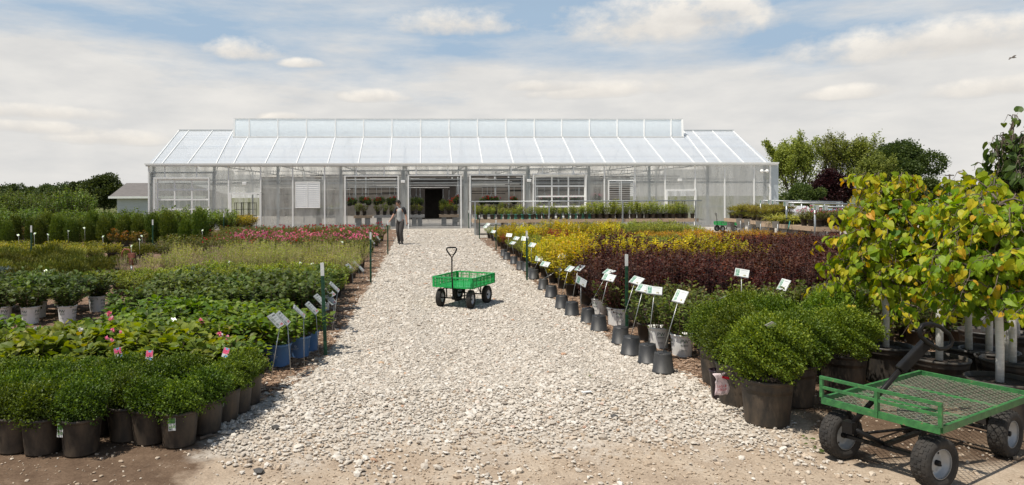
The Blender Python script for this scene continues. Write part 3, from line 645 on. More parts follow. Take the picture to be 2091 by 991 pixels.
def dome(name, n, rx, rz, zc, leaf, tmpl, m, lumps=.16, inner=.55, flat=0, width=1.0, upb=.35, zmin=-.75):
    ph = RNG.uniform(0, 6.28, 8)
    v = unit(rs(int(n * 1.5))); v = v[v[:, 2] > zmin][:n]; k = len(v)
    az = np.arctan2(v[:, 1], v[:, 0])
    lump = 1 + lumps * (np.sin(az * 3 + ph[0] + v[:, 2] * 4) * .5 + np.sin(az * 7 + ph[1] + v[:, 2] * 9) * .35 + np.sin(az * 13 + v[:, 2] * 15 + ph[2]) * .3) + RNG.normal(0, .05, k)
    rad = (inner + (1 - inner) * RNG.random(k) ** .5) * lump
    p = v * rad[:, None] * np.array([rx, rx, rz]) + np.array([0, 0, zc])
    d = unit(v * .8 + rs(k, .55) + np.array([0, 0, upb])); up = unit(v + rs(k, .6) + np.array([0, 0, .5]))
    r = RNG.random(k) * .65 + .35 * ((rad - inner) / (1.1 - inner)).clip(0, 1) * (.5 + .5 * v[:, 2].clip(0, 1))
    return leaves(name, p, d, up, leaf * RNG.uniform(.7, 1.3, k), tmpl, m, r, width)
def stemshrub(name, ns, h, spread, per, leaf, tmpl, m, stem_m, base=.05, z0=.2, lean=.35, start=.25, droop=0., stem_r=.004, width=1.0, tipboost=.4, wig=.03, hvar=.18, pairs=True, sr=None):
    P, D, U, S, Rn = [], [], [], [], []; mb = MB()
    for i in range(ns):
        a = RNG.uniform(0, 6.28); rr = base * math.sqrt(RNG.random()); b0 = np.array([math.cos(a) * rr, math.sin(a) * rr, z0])
        a2 = a + RNG.normal(0, .5); q = math.sqrt(RNG.random()); L = h * (1 - hvar * RNG.random() * 1.6) * (1 - .22 * q * q)
        end = np.array([math.cos(a2) * spread * q, math.sin(a2) * spread * q, L])
        bend = np.array([math.cos(a2), math.sin(a2), 0]) * lean * spread * q
        pts = []
        for k in range(6):
            t = k / 5; p = b0 + end * t + bend * (math.sin(t * math.pi) * .5) + RNG.normal(0, wig * .4, 3) * (t > 0) - np.array([0, 0, droop * q * t * t]); pts.append(p)
        mb.tube(pts, [stem_r * (1 - .12 * k) for k in range(6)], 4, cap=False)
        n = max(2, int(per * RNG.uniform(.8, 1.2)))
        for j in range(n):
            t = start + (1 - start) * (j + RNG.random() * .6) / n; t = min(t, 1); f = t * 5; k = min(int(f), 4); p = pts[k] + (pts[k + 1] - pts[k]) * (f - k); ax = unit(pts[k + 1] - pts[k])
            w = RNG.uniform(0, 6.28); side = np.array([math.cos(w), math.sin(w), 0])
            for sgn in ((1, -1) if pairs else (1,)):
                dd = side * sgn * (1.0 - .4 * t) + ax * .45 * t + RNG.normal(0, .22, 3)
                off = side * sgn * leaf * .4 * RNG.random()
                P.append(p + off); D.append(dd); U.append(np.array([0, 0, 1.0]) + RNG.normal(0, .3, 3)); S.append(leaf * RNG.uniform(.7, 1.25) * (1 - .25 * (t > .93))); Rn.append(RNG.random() * (1 - tipboost) + tipboost * t ** 3)
    me = leaves(name, np.array(P), np.array(D), np.array(U), np.array(S), tmpl, m, np.array(Rn), width)
    return me, mb.mesh(name + '_stems', stem_m)

# leaf materials (real leaf colours, each leaf between the stops)
L_box = leafmat('boxwood_leaf', [(0, (.014, .032, .006)), (.5, (.042, .086, .012)), (.85, (.085, .150, .018)), (1, (.15, .22, .03))], .38, .3, spec=.5)
L_box2 = leafmat('boxwood_leaf_light', [(0, (.016, .040, .006)), (.5, (.052, .105, .013)), (.85, (.105, .175, .020)), (1, (.17, .24, .03))], .4, .32, spec=.5)
L_hydy = leafmat('bronze_hydrangea_leaf', [(0, (.03, .065, .014)), (.45, (.07, .125, .022)), (.82, (.13, .19, .030)), (.94, (.22, .22, .035)), (1, (.26, .12, .04))], .45, .38)
L_hyd = leafmat('hydrangea_leaf', [(0, (.025, .060, .012)), (.5, (.060, .125, .020)), (1, (.13, .21, .035))], .45, .36)
L_dog = leafmat('dogwood_leaf', [(0, (.022, .045, .014)), (.6, (.048, .088, .026)), (1, (.09, .145, .040))], .5, .3)
L_spi = leafmat('spirea_leaf', [(0, (.05, .09, .018)), (.6, (.11, .18, .030)), (1, (.19, .26, .05))], .5, .35)
L_jun = leafmat('juniper_sprig', [(0, (.030, .052, .012)), (.6, (.075, .105, .020)), (1, (.15, .17, .035))], .6, .2)
L_blue = leafmat('blue_juniper_sprig', [(0, (.06, .09, .09)), (.6, (.13, .18, .19)), (1, (.24, .31, .33))], .6, .15)
L_twg = leafmat('willow_leaf', [(0, (.07, .12, .025)), (.6, (.15, .22, .045)), (1, (.26, .32, .08))], .5, .35)
L_yg = leafmat('golden_spirea_leaf', [(0, (.07, .10, .012)), (.5, (.20, .22, .018)), (.85, (.34, .29, .022)), (1, (.38, .18, .03))], .5, .35)
L_yg2 = leafmat('lime_spirea_leaf', [(0, (.05, .08, .012)), (.5, (.11, .15, .018)), (.85, (.19, .21, .025)), (1, (.30, .20, .03))], .5, .35)
L_rose = leafmat('rose_leaf', [(0, (.03, .045, .012)), (.6, (.07, .10, .022)), (.85, (.12, .13, .03)), (1, (.16, .05, .025))], .45, .3)
L_arb = leafmat('arborvitae_sprig', [(0, (.020, .045, .008)), (.6, (.055, .100, .016)), (1, (.12, .165, .028))], .6, .22)
L_big = leafmat('lilac_leaf', [(0, (.025, .055, .014)), (.6, (.060, .115, .026)), (1, (.12, .19, .045))], .42, .32, spec=.5)
L_pur = leafmat('ninebark_leaf', [(0, (.022, .009, .009)), (.55, (.055, .018, .013)), (.85, (.095, .034, .018)), (1, (.16, .06, .022))], .4, .22, spec=.5)
L_yel = leafmat('golden_ninebark_leaf', [(0, (.16, .19, .015)), (.4, (.36, .36, .018)), (.8, (.52, .43, .022)), (1, (.50, .26, .03))], .5, .36)
L_vib = leafmat('viburnum_leaf', [(0, (.030, .052, .016)), (.6, (.065, .105, .028)), (.9, (.11, .16, .04)), (1, (.15, .08, .05))], .45, .3)
L_red = leafmat('barberry_leaf', [(0, (.06, .015, .012)), (.4, (.17, .03, .018)), (.7, (.30, .09, .02)), (1, (.42, .22, .03))], .5, .3)
L_ora = leafmat('orange_spirea_leaf', [(0, (.12, .11, .015)), (.4, (.28, .20, .02)), (.8, (.42, .25, .02)), (1, (.40, .12, .02))], .5, .32)
L_redbud = leafmat('redbud_leaf', [(0, (.045, .095, .012)), (.35, (.12, .20, .016)), (.6, (.24, .31, .020)), (.8, (.42, .36, .022)), (.95, (.52, .36, .03)), (1, (.52, .29, .035))], .42, .42)
L_dkg = leafmat('magnolia_leaf', [(0, (.02, .05, .015)), (.6, (.05, .10, .025)), (1, (.10, .16, .04))], .4, .32, spec=.5)
L_grass = leafmat('grass_blade', [(0, (.06, .09, .02)), (.6, (.16, .17, .04)), (1, (.30, .18, .08))], .6, .3)
L_ygr = leafmat('variegated_blade', [(0, (.10, .15, .03)), (.5, (.35, .35, .07)), (1, (.6, .55, .20))], .5, .3)
L_map = leafmat('laceleaf_maple', [(0, (.05, .07, .02)), (.6, (.11, .10, .028)), (1, (.20, .10, .03))], .5, .35)
L_t1 = leafmat('spring_tree_leaf', [(0, (.07, .11, .032)), (.6, (.13, .19, .052)), (1, (.20, .27, .08))], .6, .35)
L_t2 = leafmat('maple_tree_leaf', [(0, (.020, .038, .014)), (.6, (.042, .072, .026)), (1, (.075, .115, .038))], .5, .3)
L_t3 = leafmat('plum_tree_leaf', [(0, (.014, .006, .010)), (.6, (.035, .012, .016)), (1, (.07, .024, .024))], .5, .2)
L_con = leafmat('conifer_tree_needle', [(0, (.020, .040, .018)), (.6, (.042, .075, .028)), (1, (.08, .12, .045))], .6, .15)
pink_m = leafmat('pink_petal', [(0, (.55, .10, .17)), (.6, (.75, .25, .34)), (1, (.85, .45, .50))], .5, .3)
redp_m = leafmat('red_petal', [(0, (.35, .01, .015)), (1, (.62, .03, .04))], .5, .25)
whitep_m = leafmat('white_petal', [(0, (.6, .55, .5)), (1, (.8, .78, .72))], .5, .3)

# pots
def pot_mesh(name, rt, rb, h, m, n=24, t=.006, rim=.012, ribs=False):
    b = MB(); prof = [(0, .002), (rb, 0), (rb, .004), (rb + (rt - rb) * .9, h * .9), (rt - .002, h - .025), (rt + rim * .5, h - .025), (rt + rim * .6, h), (rt - t, h), (rt - t - .002, h * .7), (rb * .9, h * .68)]
    b.lathe(prof, n); return b.mesh(name, m)
def soil_mesh(name, r, z):
    b = MB(); V = [(0, 0, z + .01)] + [(r * math.cos(t * .5236), r * math.sin(t * .5236), z + RNG.uniform(-.004, .006)) for t in range(12)]
    b.add(V, [(0, 1 + i, 1 + (i + 1) % 12) for i in range(12)], 0, True); return b.mesh(name, soil_m)
def text_faces(s, size, ox=0, oy=0, align='CENTER'):
    c = bpy.data.curves.new('t', 'FONT'); c.body = s; c.size = size; c.align_x = align; c.resolution_u = 2
    o = bpy.data.objects.new('t', c); col.objects.link(o); dg = bpy.context.evaluated_depsgraph_get(); me = bpy.data.meshes.new_from_object(o.evaluated_get(dg))
    V = [(v.co.x + ox, v.co.y + oy) for v in me.vertices]; Fc = [tuple(p.vertices) for p in me.polygons]
    bpy.data.objects.remove(o); bpy.data.curves.remove(c); bpy.data.meshes.remove(me); return V, Fc
TXT_cache = {}
def wraptext(name, items, rfun, zc, m, angs, out=.0022):
    """items: (string, size, dy); wrapped on a pot wall; one mesh"""
    b = MB()
    for ang in angs:
        for s, size, dy in items:
            if isinstance(s, str):
                if (s, size) not in TXT_cache: TXT_cache[(s, size)] = text_faces(s, size)
                V, Fc = TXT_cache[(s, size)]
            else: V, Fc = s
            vs = []
            for x, y in V:
                z = zc + dy + y; r = rfun(z) + out; a = ang + x / r; vs.append((r * math.cos(a), r * math.sin(a), z))
            b.add(vs, Fc, 0)
    return b.mesh(name, m)
def rectv(x0, x1, y0, y1, n=6):
    V = []; Fc = []
    for i in range(n + 1): x = x0 + (x1 - x0) * i / n; V += [(x, y0), (x, y1)]
    for i in range(n): Fc.append((2 * i, 2 * i + 2, 2 * i + 3, 2 * i + 1))
    return V, Fc
ink_m = mat('dark_green_print', (.02, .06, .035), (.02, .05, .03), 5, .6); wink_m = mat('white_print', (.62, .66, .72), (.6, .64, .7), 5, .6); gdot_m = mat('green_print', (.03, .25, .08), rough=.6)
def ringv(cx, cy, r0_, r1_, n=12):
    V = []; Fc = []
    for i in range(n): t = 6.283 * i / n; V += [(cx + r0_ * math.cos(t), cy + r0_ * math.sin(t)), (cx + r1_ * math.cos(t), cy + r1_ * math.sin(t))]
    for i in range(n): j = (i + 1) % n; Fc.append((2 * i, 2 * j, 2 * j + 1, 2 * i + 1))
    return V, Fc
POT = {}
def defpot(k, rt, rb, h, m, nm):
    POT[k] = dict(me=pot_mesh(nm, rt, rb, h, m), soil=soil_mesh('soil', rt - .008, h - .035), h=h, rt=rt, rb=rb, deco=None)
    return POT[k]
defpot('box', .142, .118, .265, pot_dusty, 'pot'); defpot('bigbox', .205, .172, .37, pot_dusty, 'pot'); defpot('blk', .125, .10, .235, pot_black, 'pot'); defpot('blk5', .15, .125, .27, pot_black, 'pot')
p = defpot('blue', .135, .112, .25, pot_blue, 'pot'); rf = lambda z, p=p: p['rb'] + (p['rt'] - p['rb']) * z / p['h']
em = [ringv(.030, .030, .012, .015), ringv(.030, .030, .004, .0065), ringv(.022, .030, .003, .005, 6), ringv(.038, .030, .003, .005, 6)]
p['deco'] = ('pot_print', wraptext('pot_print', [('Endless Summer', .0195, 0), (rectv(-.05, .05, -.011, -.008), 0, 0)] + [(e, 0, 0) for e in em], rf, .115, wink_m, [0, 2.1, 4.2]))
p = defpot('pw', .13, .108, .26, pot_white, 'pot'); rf = lambda z, p=p: p['rb'] + (p['rt'] - p['rb']) * z / p['h']
p['deco'] = ('pot_print', wraptext('pot_print', [('PW', .062, 0), (rectv(-.045, .045, -.022, -.016), 0, 0), (rectv(-.04, .04, -.036, -.032), 0, 0), (rectv(-.035, .025, -.085, -.081), 0, 0), (rectv(-.035, .035, -.097, -.095), 0, 0)], rf, .165, ink_m, [0, 1.57, 3.14, 4.71]))
p['deco2'] = ('pot_leaf_mark', wraptext('pot_leaf_mark', [([(-.004, -.004), (.008, -.006), (.013, .009), (.001, .005)], [(0, 1, 2, 3)])], rf, .175, gdot_m, [0, 1.57, 3.14, 4.71], .004)) if False else None
tt = [([(-.006, .002), (.006, -.002), (.016, .016), (.003, .012)], [(0, 1, 2, 3)])]
p['deco2'] = ('leaf_mark', wraptext('leaf_mark', [(tt[0], 0, 0)], rf, .170, gdot_m, [0, 1.57, 3.14, 4.71], .0035))

KIND = {}
def K(name, meshes, pot, nm, part='foliage'): KIND[name] = dict(v=meshes, pot=pot, nm=nm, part=part)
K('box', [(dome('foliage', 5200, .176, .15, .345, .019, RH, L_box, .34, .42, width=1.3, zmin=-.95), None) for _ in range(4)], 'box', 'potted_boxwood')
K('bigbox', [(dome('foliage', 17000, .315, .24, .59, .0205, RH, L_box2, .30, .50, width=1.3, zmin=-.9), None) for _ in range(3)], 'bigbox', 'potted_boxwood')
K('hydy', [stemshrub('foliage', 24, .27, .20, 6, .092, OV, L_hydy, twig_m, .07, .22, tipboost=.45, start=.35, width=1.25) for _ in range(3)], 'blue', 'potted_hydrangea')
K('hyd', [stemshrub('foliage', 30, .34, .23, 6, .075, OV, L_hyd, twig_m, .08, .22, tipboost=.3, start=.25, width=1.4) for _ in range(4)], 'blue', 'potted_hydrangea')
K('dog', [stemshrub('foliage', 26, .50, .28, 9, .085, OV, L_dog, twig_m, .08, .22, tipboost=.3, start=.15, width=1.2) for _ in range(4)], 'pw', 'potted_dogwood')
K('spi', [stemshrub('foliage', 60, .36, .25, 9, .042, OV, L_spi, twig_m, .09, .2, tipboost=.35, start=.2, width=1.2) for _ in range(3)], 'blk', 'potted_spirea')
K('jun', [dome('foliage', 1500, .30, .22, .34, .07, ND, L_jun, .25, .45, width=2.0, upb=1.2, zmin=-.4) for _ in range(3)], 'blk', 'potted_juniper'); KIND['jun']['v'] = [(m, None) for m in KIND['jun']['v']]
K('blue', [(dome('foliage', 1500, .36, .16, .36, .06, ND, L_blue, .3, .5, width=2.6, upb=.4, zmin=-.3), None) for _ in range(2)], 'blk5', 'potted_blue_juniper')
K('twg', [stemshrub('foliage', 38, .62, .26, 9, .036, RH, L_twg, cane_m, .10, .18, tipboost=.4, start=.25, width=1.3, stem_r=.0042, wig=.02) for _ in range(4)], 'blk', 'potted_willow')
K('tan', [stemshrub('foliage', 60, .42, .20, 2, .028, RH, L_twg, cane_m, .10, .18, tipboost=.4, start=.4, stem_r=.004, wig=.02) for _ in range(2)], 'blk', 'potted_bare_shrub')
K('yg', [stemshrub('foliage', 50, .36, .27, 8, .045, RH, L_yg2, twig_m, .09, .2, tipboost=.5, start=.2, width=1.5) for _ in range(3)], 'blk', 'potted_spirea')
K('gold', [stemshrub('foliage', 60, .50, .34, 8, .06, RH, L_yg, twig_m, .09, .2, tipboost=.4, start=.15, width=1.5) for _ in range(2)], 'blk5', 'potted_golden_shrub')
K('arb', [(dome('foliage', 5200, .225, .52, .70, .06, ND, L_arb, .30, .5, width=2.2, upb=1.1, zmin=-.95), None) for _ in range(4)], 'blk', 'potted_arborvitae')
K('rose', [stemshrub('foliage', 26, .42, .28, 8, .05, RH, L_rose, twig_m, .09, .2, tipboost=.5, start=.15, width=1.5) for _ in range(3)], 'blk', 'potted_rose')
K('lil', [stemshrub('foliage', 46, 1.35, .62, 17, .10, OV, L_big, twig_m, .12, .25, tipboost=.35, start=.12, width=1.3, stem_r=.008) for _ in range(4)], 'blk5', 'potted_lilac')
K('sap', [stemshrub('foliage', 34, 1.95, .62, 26, .10, OV, L_big, twig_m, .12, .25, tipboost=.35, start=.2, width=1.2, stem_r=.012) for _ in range(3)], 'blk5', 'young_tree')
K('pur', [stemshrub('foliage', 34, .82, .31, 20, .042, OV, L_pur, twig_m, .10, .2, tipboost=.35, start=.02, width=1.4, stem_r=.004, lean=.7) for _ in range(4)], 'pw', 'potted_ninebark')
K('yel', [stemshrub('foliage', 34, .84, .32, 17, .050, OV, L_yel, twig_m, .10, .2, tipboost=.3, start=.05, width=1.4, stem_r=.004, lean=.7) for _ in range(3)], 'blk', 'potted_golden_ninebark')
K('vib', [stemshrub('foliage', 26, .55, .28, 9, .055, OV, L_vib, twig_m, .09, .2, tipboost=.25, start=.2, width=1.3, stem_r=.0045) for _ in range(4)], 'pw', 'potted_viburnum')
K('red', [stemshrub('foliage', 40, .48, .24, 9, .045, RH, L_red, twig_m, .09, .2, tipboost=.6, start=.1, width=1.5) for _ in range(2)], 'blk', 'potted_barberry')
K('ora', [stemshrub('foliage', 50, .40, .27, 8, .045, RH, L_ora, twig_m, .09, .2, tipboost=.5, start=.15, width=1.5) for _ in range(2)], 'blk', 'potted_orange_spirea')
K('gsp', [stemshrub('foliage', 50, .42, .27, 10, .038, RH, L_twg, twig_m, .09, .2, tipboost=.3, start=.15, width=1.4) for _ in range(3)], 'blk', 'potted_green_spirea')
K('grs', [stemshrub('foliage', 60, .58, .12, 2, .25, BL, L_grass, twig_m, .07, .16, tipboost=.6, start=.05, stem_r=.0015, lean=.2) for _ in range(2)], 'blk', 'potted_grass')  # ornamental grass, a tuft of tawny blades in a pot
K('vgrs', [stemshrub('foliage', 26, .05, .08, 2, .34, BL, L_ygr, twig_m, .06, .16, tipboost=.5, start=.05, stem_r=.001, lean=.2) for _ in range(2)], 'blk', 'potted_variegated_grass')  # variegated ornamental grass with yellow striped blades
K('bench', [stemshrub('foliage', 15, .58, .17, 9, .055, OV, L_twg, twig_m, .05, .18, tipboost=.4, start=.1, width=1.3, stem_r=.003) for _ in range(4)], 'blk', 'potted_perennial')
K('map', [stemshrub('foliage', 14, .75, .32, 9, .075, RH, L_map, bark_m, .02, .2, tipboost=.5, start=.55, width=1.6, stem_r=.006, droop=.1) for _ in range(3)], 'blk5', 'potted_laceleaf_maple')
def blossoms(n, r, rz, zc, s, m):
    P = []; D = []
    for i in range(n):
        v = unit(RNG.normal(0, 1, 3)); v[2] = abs(v[2]) * .8 + .15; c = v * np.array([r, r, rz]) + np.array([0, 0, zc])
        for j in range(9):
            d = unit(RNG.normal(0, 1, 3) + v * .5); P.append(c); D.append(d)
    P = np.array(P); D = np.array(D); return leaves('blossoms', P, D, rs(len(P)), np.full(len(P), s) * RNG.uniform(.7, 1.1, len(P)), OV, m, RNG.random(len(P)), 1.6)
BLO = {'pink': [blossoms(13, .26, .22, .42, .038, pink_m) for _ in range(3)], 'redb': [blossoms(7, .26, .22, .42, .036, redp_m) for _ in range(2)], 'few': [blossoms(3, .24, .2, .42, .032, redp_m) for _ in range(2)],
       'hang': [blossoms(12, .28, .2, .0, .05, redp_m) for _ in range(2)], 'hydp': [blossoms(2, .14, .16, .40, .032, pink_m), blossoms(1, .10, .16, .42, .03, whitep_m)], 'hangp': [blossoms(16, .3, .2, .0, .05, pink_m)]}
COUNT = {}
def plant(kind, x, y, label, cat, group=None, z=0.0, sc=1.0, pot=None, rz=None, blo=None, vi=None, potsc=None, soil=True, szz=None):
    k = KIND[kind]; v = k['v'][(vi if vi is not None else random.randrange(99)) % len(k['v'])]; pt = POT[pot or k['pot']]
    rz = random.uniform(0, 6.28) if rz is None else rz
    root = thing(k['nm'], label, cat, (x, y, z + (.014 if z == 0 else 0)), rz, group)
    dz = pt['h'] - POT[k['pot']]['h']; hs = szz or (sc * random.uniform(.93, 1.07))
    tilt = Matrix.Rotation(random.uniform(-.04, .04), 4, 'X')
    f = link('foliage', v[0], root); f.scale = (sc, sc, hs); f.location = (0, 0, dz + pt['h'] * (1 - hs) * .6); f.rotation_euler = (random.uniform(-.05, .05), random.uniform(-.05, .05), 0)
    if v[1] is not None:
        s = link('stems', v[1], root); s.scale = f.scale; s.location = f.location; s.rotation_euler = f.rotation_euler
    if blo:
        b = link('blossoms', random.choice(BLO[blo]), root); b.scale = f.scale; b.location = f.location
    q = link('pot', pt['me'], root)
    if soil: link('soil', pt['soil'], q)
    if pt['deco'] and y < 14: link(pt['deco'][0], pt['deco'][1], q)
    if pt.get('deco2') and y < 14: link(pt['deco2'][0], pt['deco2'][1], q)
    if potsc: q.scale = (potsc, potsc, 1)
    return root
def inview(x, y, h, m=40):
    a = proj((x, y, 0)); b = proj((x, y, h)); return (-m - 300 / max(y, 1) * 1 < b[0] < 2091 + m + 300 / max(y, 1)) and b[1] < 1050
def block(kind, x0, x1, y0, y1, sp, desc, cat, group, side='L', h=.8, blo=None, sc=1.0, jit=.04, cond=None, pots=None, mix=None, sy=None, edge=None, view=True, ref=None, h0=None):
    """rows from the front to the back; in each row plants counted from the path"""
    sy = sy or sp; ny = max(1, int(round((y1 - y0) / sy)) + 1); made = 0
    for r in range(ny):
        y = y0 + sy * r; n = int(abs(x1 - x0) / sp) + 1; c = 0; off = (sp * .5 if r % 2 else 0)
        for i in range(n):
            x = (x0 - sp * i - off) if side == 'L' else (x0 + sp * i + off)
            if side == 'L' and x < x1 or side == 'R' and x > x1: continue
            X = x + random.uniform(-jit, jit); Y = y + random.uniform(-jit, jit)
            if view and not inview(X, Y, h): continue
            if cond and not cond(X, Y): continue
            if random.random() < .045: continue
            c += 1; kk = kind; dd = desc; bb = blo
            if mix:
                q = mix(X, Y)
                if q: kk, dd, bb = q
            lab = f'{dd}, {words(r + 1)} row back, {words(c)} from {ref or "the gravel path"}'
            plant(kk, X, Y, lab, cat, group, sc=sc * random.uniform(.80, 1.15), pot=(pots(X, Y) if pots else None), blo=bb, soil=Y < 13); made += 1
    COUNT[group] = COUNT.get(group, 0) + made

# --- left beds, front to back
def tag_mesh(name, w, h, m):
    b = MB(); b.box(-w / 2, w / 2, -.0008, .0008, 0, h); return b.mesh(name, m)
def stripemat(name, bg, parts):
    """printed card: (zlo, zhi, xlo, xhi, colour) in Generated coordinates"""
    m, N, L, b = newmat(name); tc = N.new('ShaderNodeTexCoord'); sp_ = N.new('ShaderNodeSeparateXYZ'); L.new(tc.outputs['Generated'], sp_.inputs[0]); cur = None
    def ms(v, lo, hi):
        a = N.new('ShaderNodeMath'); a.operation = 'GREATER_THAN'; L.new(v, a.inputs[0]); a.inputs[1].default_value = lo
        c = N.new('ShaderNodeMath'); c.operation = 'LESS_THAN'; L.new(v, c.inputs[0]); c.inputs[1].default_value = hi
        d = N.new('ShaderNodeMath'); d.operation = 'MULTIPLY'; L.new(a.outputs[0], d.inputs[0]); L.new(c.outputs[0], d.inputs[1]); return d.outputs[0]
    no = N.new('ShaderNodeTexNoise'); no.inputs['Scale'].default_value = 7; no.inputs['Detail'].default_value = 4; L.new(tc.outputs['Generated'], no.inputs['Vector'])
    prev = None
    for (z0, z1, x0, x1, c) in parts:
        d = N.new('ShaderNodeMath'); d.operation = 'MULTIPLY'; L.new(ms(sp_.outputs[2], z0, z1), d.inputs[0]); L.new(ms(sp_.outputs[0], x0, x1), d.inputs[1]); f = d.outputs[0]
        mx = N.new('ShaderNodeMix'); mx.data_type = 'RGBA'; L.new(f, mx.inputs[0])
        if prev is None: mx.inputs[6].default_value = (*bg, 1)
        else: L.new(prev, mx.inputs[6])
        if len(c) == 2:
            rp_ = N.new('ShaderNodeValToRGB'); rp_.color_ramp.elements[0].position = .4; rp_.color_ramp.elements[1].position = .6
            rp_.color_ramp.elements[0].color = (*c[0], 1); rp_.color_ramp.elements[1].color = (*c[1], 1); L.new(no.outputs['Fac'], rp_.inputs[0]); L.new(rp_.outputs[0], mx.inputs[7])
        else: mx.inputs[7].default_value = (*c, 1)
        prev = mx.outputs[2]
    L.new(prev, b.inputs['Base Color']); b.inputs['Roughness'].default_value = .35; return m
W_ = (.62, .63, .62)
card_m = stripemat('plant_tag_card', W_, [(.55, .95, .05, .95, ((.03, .12, .02), (.12, .30, .06))), (.48, .53, .1, .8, (.3, .3, .3)), (.18, .42, .05, .95, ((.10, .30, .05), (.5, .5, .45))), (.05, .14, .1, .45, (.1, .1, .1))])
pinkcard_m = stripemat('pink_plant_card', W_, [(.35, .98, .02, .98, ((.65, .03, .12), (.85, .18, .3))), (.8, .98, .3, .75, (.15, .35, .6)), (.05, .25, .5, .95, (.1, .35, .65))])
CARD = tag_mesh('plant_tag', .055, .095, card_m); PCARD = tag_mesh('plant_tag', .06, .085, pinkcard_m)
WC = tag_mesh('plant_tag', .05, .07, stripemat('white_green_card', W_, [(.0, 1, .55, .95, ((.2, .45, .05), (.6, .75, .3))), (.3, .7, .1, .5, ((.7, .7, .7), (.25, .4, .25)))]))
def stick_card(par, me, loc, rot):
    o = link('plant_tag', me, par, loc); o.rotation_euler = rot; return o
front = [(15, 932), (70, 936), (150, 938), (245, 908), (295, 914), (355, 920), (410, 893), (448, 868), (475, 850), (497, 832)]
acc = []
for i, (px, py) in enumerate(front):
    g = G(px, py); X, Y = g.x, g.y + .115; acc.append((X, Y)); tagged = i in (2, 5, 7)
    lab = f'dark boxwood in muddy black pot{" with white tag" if tagged else ""}, {words(i + 1)} from left, front edge'
    o = plant('box', X, Y, lab, 'potted shrub', 'small boxwoods at the front left', rz=0, vi=i, sc=random.uniform(.95, 1.05))
    if tagged:
        s = {2: -.10, 5: .0, 7: .02}[i]; stick_card(o, CARD, (s, -math.sqrt(.143 ** 2 - s * s) - .006, .145), (-.12, random.uniform(-.08, .08), s * 4))
    elif i: o.rotation_euler.z = random.uniform(0, 6)
n = 0
for r in range(6):
    for c in range(14):
        X = -1.62 - .285 * c - (.14 if r % 2 else 0) + random.uniform(-.03, .03); Y = 5.35 + .25 * r + random.uniform(-.03, .03)
        if min((X - a) ** 2 + (Y - b) ** 2 for a, b in acc) < .235 ** 2 or not inview(X, Y, .5, 60) or Y > 6.3: continue
        fy = np.interp(X, [-2.9, -2.4, -1.85, -1.7, -1.6], [5.1, 5.3, 5.25, 5.75, 6.2])
        if Y < fy: continue
        acc.append((X, Y)); n += 1
        plant('box', X, Y, f'dark boxwood inside the front left group, {words(r + 1)} row back, {words(c + 1)} from gravel', 'potted shrub', 'small boxwoods at the front left')
GP = 'hydrangeas in blue pots on the left'
block('hydy', -2.0, -6, 6.72, 7.42, .34, 'bronze tinted hydrangea in blue pot', 'potted hydrangea', GP, h=.6, sc=1.05, mix=lambda x, y: ('hydy', 'bronze tinted hydrangea with pink bloom', 'hydp') if random.random() < .35 else None)
plant('hyd', -1.72, 6.62, 'green hydrangea in blue pot leaning right beside the last boxwood', 'potted hydrangea', GP, sc=1.0)
for px, py, t in ((566, 753, 'nearest the gravel, below two plant signs'), (607, 735, 'right of the two plant signs'), (548, 728, 'half hidden behind the nearest blue pot'), (626, 722, 'farthest along the gravel edge')):
    g = G(px, py); plant('hyd', g.x, g.y + .11, 'leafy green hydrangea in bright blue pot, ' + t, 'potted hydrangea', GP, rz=-1.75 + random.uniform(-.3, .1))
block('hyd', -1.98, -8, 7.62, 9.0, .37, 'leafy green hydrangea', 'potted hydrangea', GP, h=.7, jit=.06, cond=lambda x, y: y < 7.9 or x > -3.75)
block('dog', -1.62, -4.35, 9.75, 11.5, .42, 'dark leafy dogwood in white pot', 'potted dogwood', 'dogwoods in white pots', h=.8, pots=lambda x, y: 'pw')
block('dog', -5.35, -11, 10.55, 12.2, .50, 'dark leafy dogwood beyond the mulch gap', 'potted dogwood', 'dogwoods in white pots beyond the gap', h=.8, ref='the gap')
block('spi', -1.62, -5.0, 12.1, 14.3, .42, 'fresh green spirea in black pot', 'potted spirea', 'green spireas left of the path', h=.6)
block('twg', -1.62, -6.4, 14.9, 18.6, .52, 'twiggy willow with tan stems', 'potted willow', 'twiggy willows left of the path', h=.8, mix=lambda x, y: ('tan', 'nearly bare shrub of pale canes', None) if (x < -4.6 and random.random() < .55) else None)
block('spi', -5.3, -6.4, 13.4, 14.3, .45, 'low green spirea near the spigot', 'potted spirea', 'low spireas by the spigot', h=.5, ref='the spigot', sc=.8)
block('jun', -7.1, -12, 13.3, 16.2, .52, 'feathery olive juniper', 'potted juniper', 'junipers at the left', h=.6, ref='the mulch aisle', sc=.9, mix=lambda x, y: ('blue', 'silvery blue juniper', None) if (y < 13.9 and x < -7.9) else None)
block('yg', -9.2, -18, 17.4, 21.6, .56, 'lime and orange tinted spirea', 'potted spirea', 'orange tinted spireas at the left', h=.7, ref='the mulch aisle', sc=1.05, cond=lambda x, y: True, mix=lambda x, y: ('jun', 'dark juniper among the spireas', None) if (x > -11 and y < 19) else None)
for i, (px, py) in enumerate(((257, 543), (276, 541), (297, 541))):
    g = G(px, py); plant('jun' if i else 'yg', g.x, g.y + .15, ('spreading conifer, ' if i else 'orange tipped shrub, ') + ['left', 'middle', 'right'][i] + ' of three black pots behind the red spigot', 'potted shrub', 'three pots behind the spigot', pot='blk5', sc=.85)
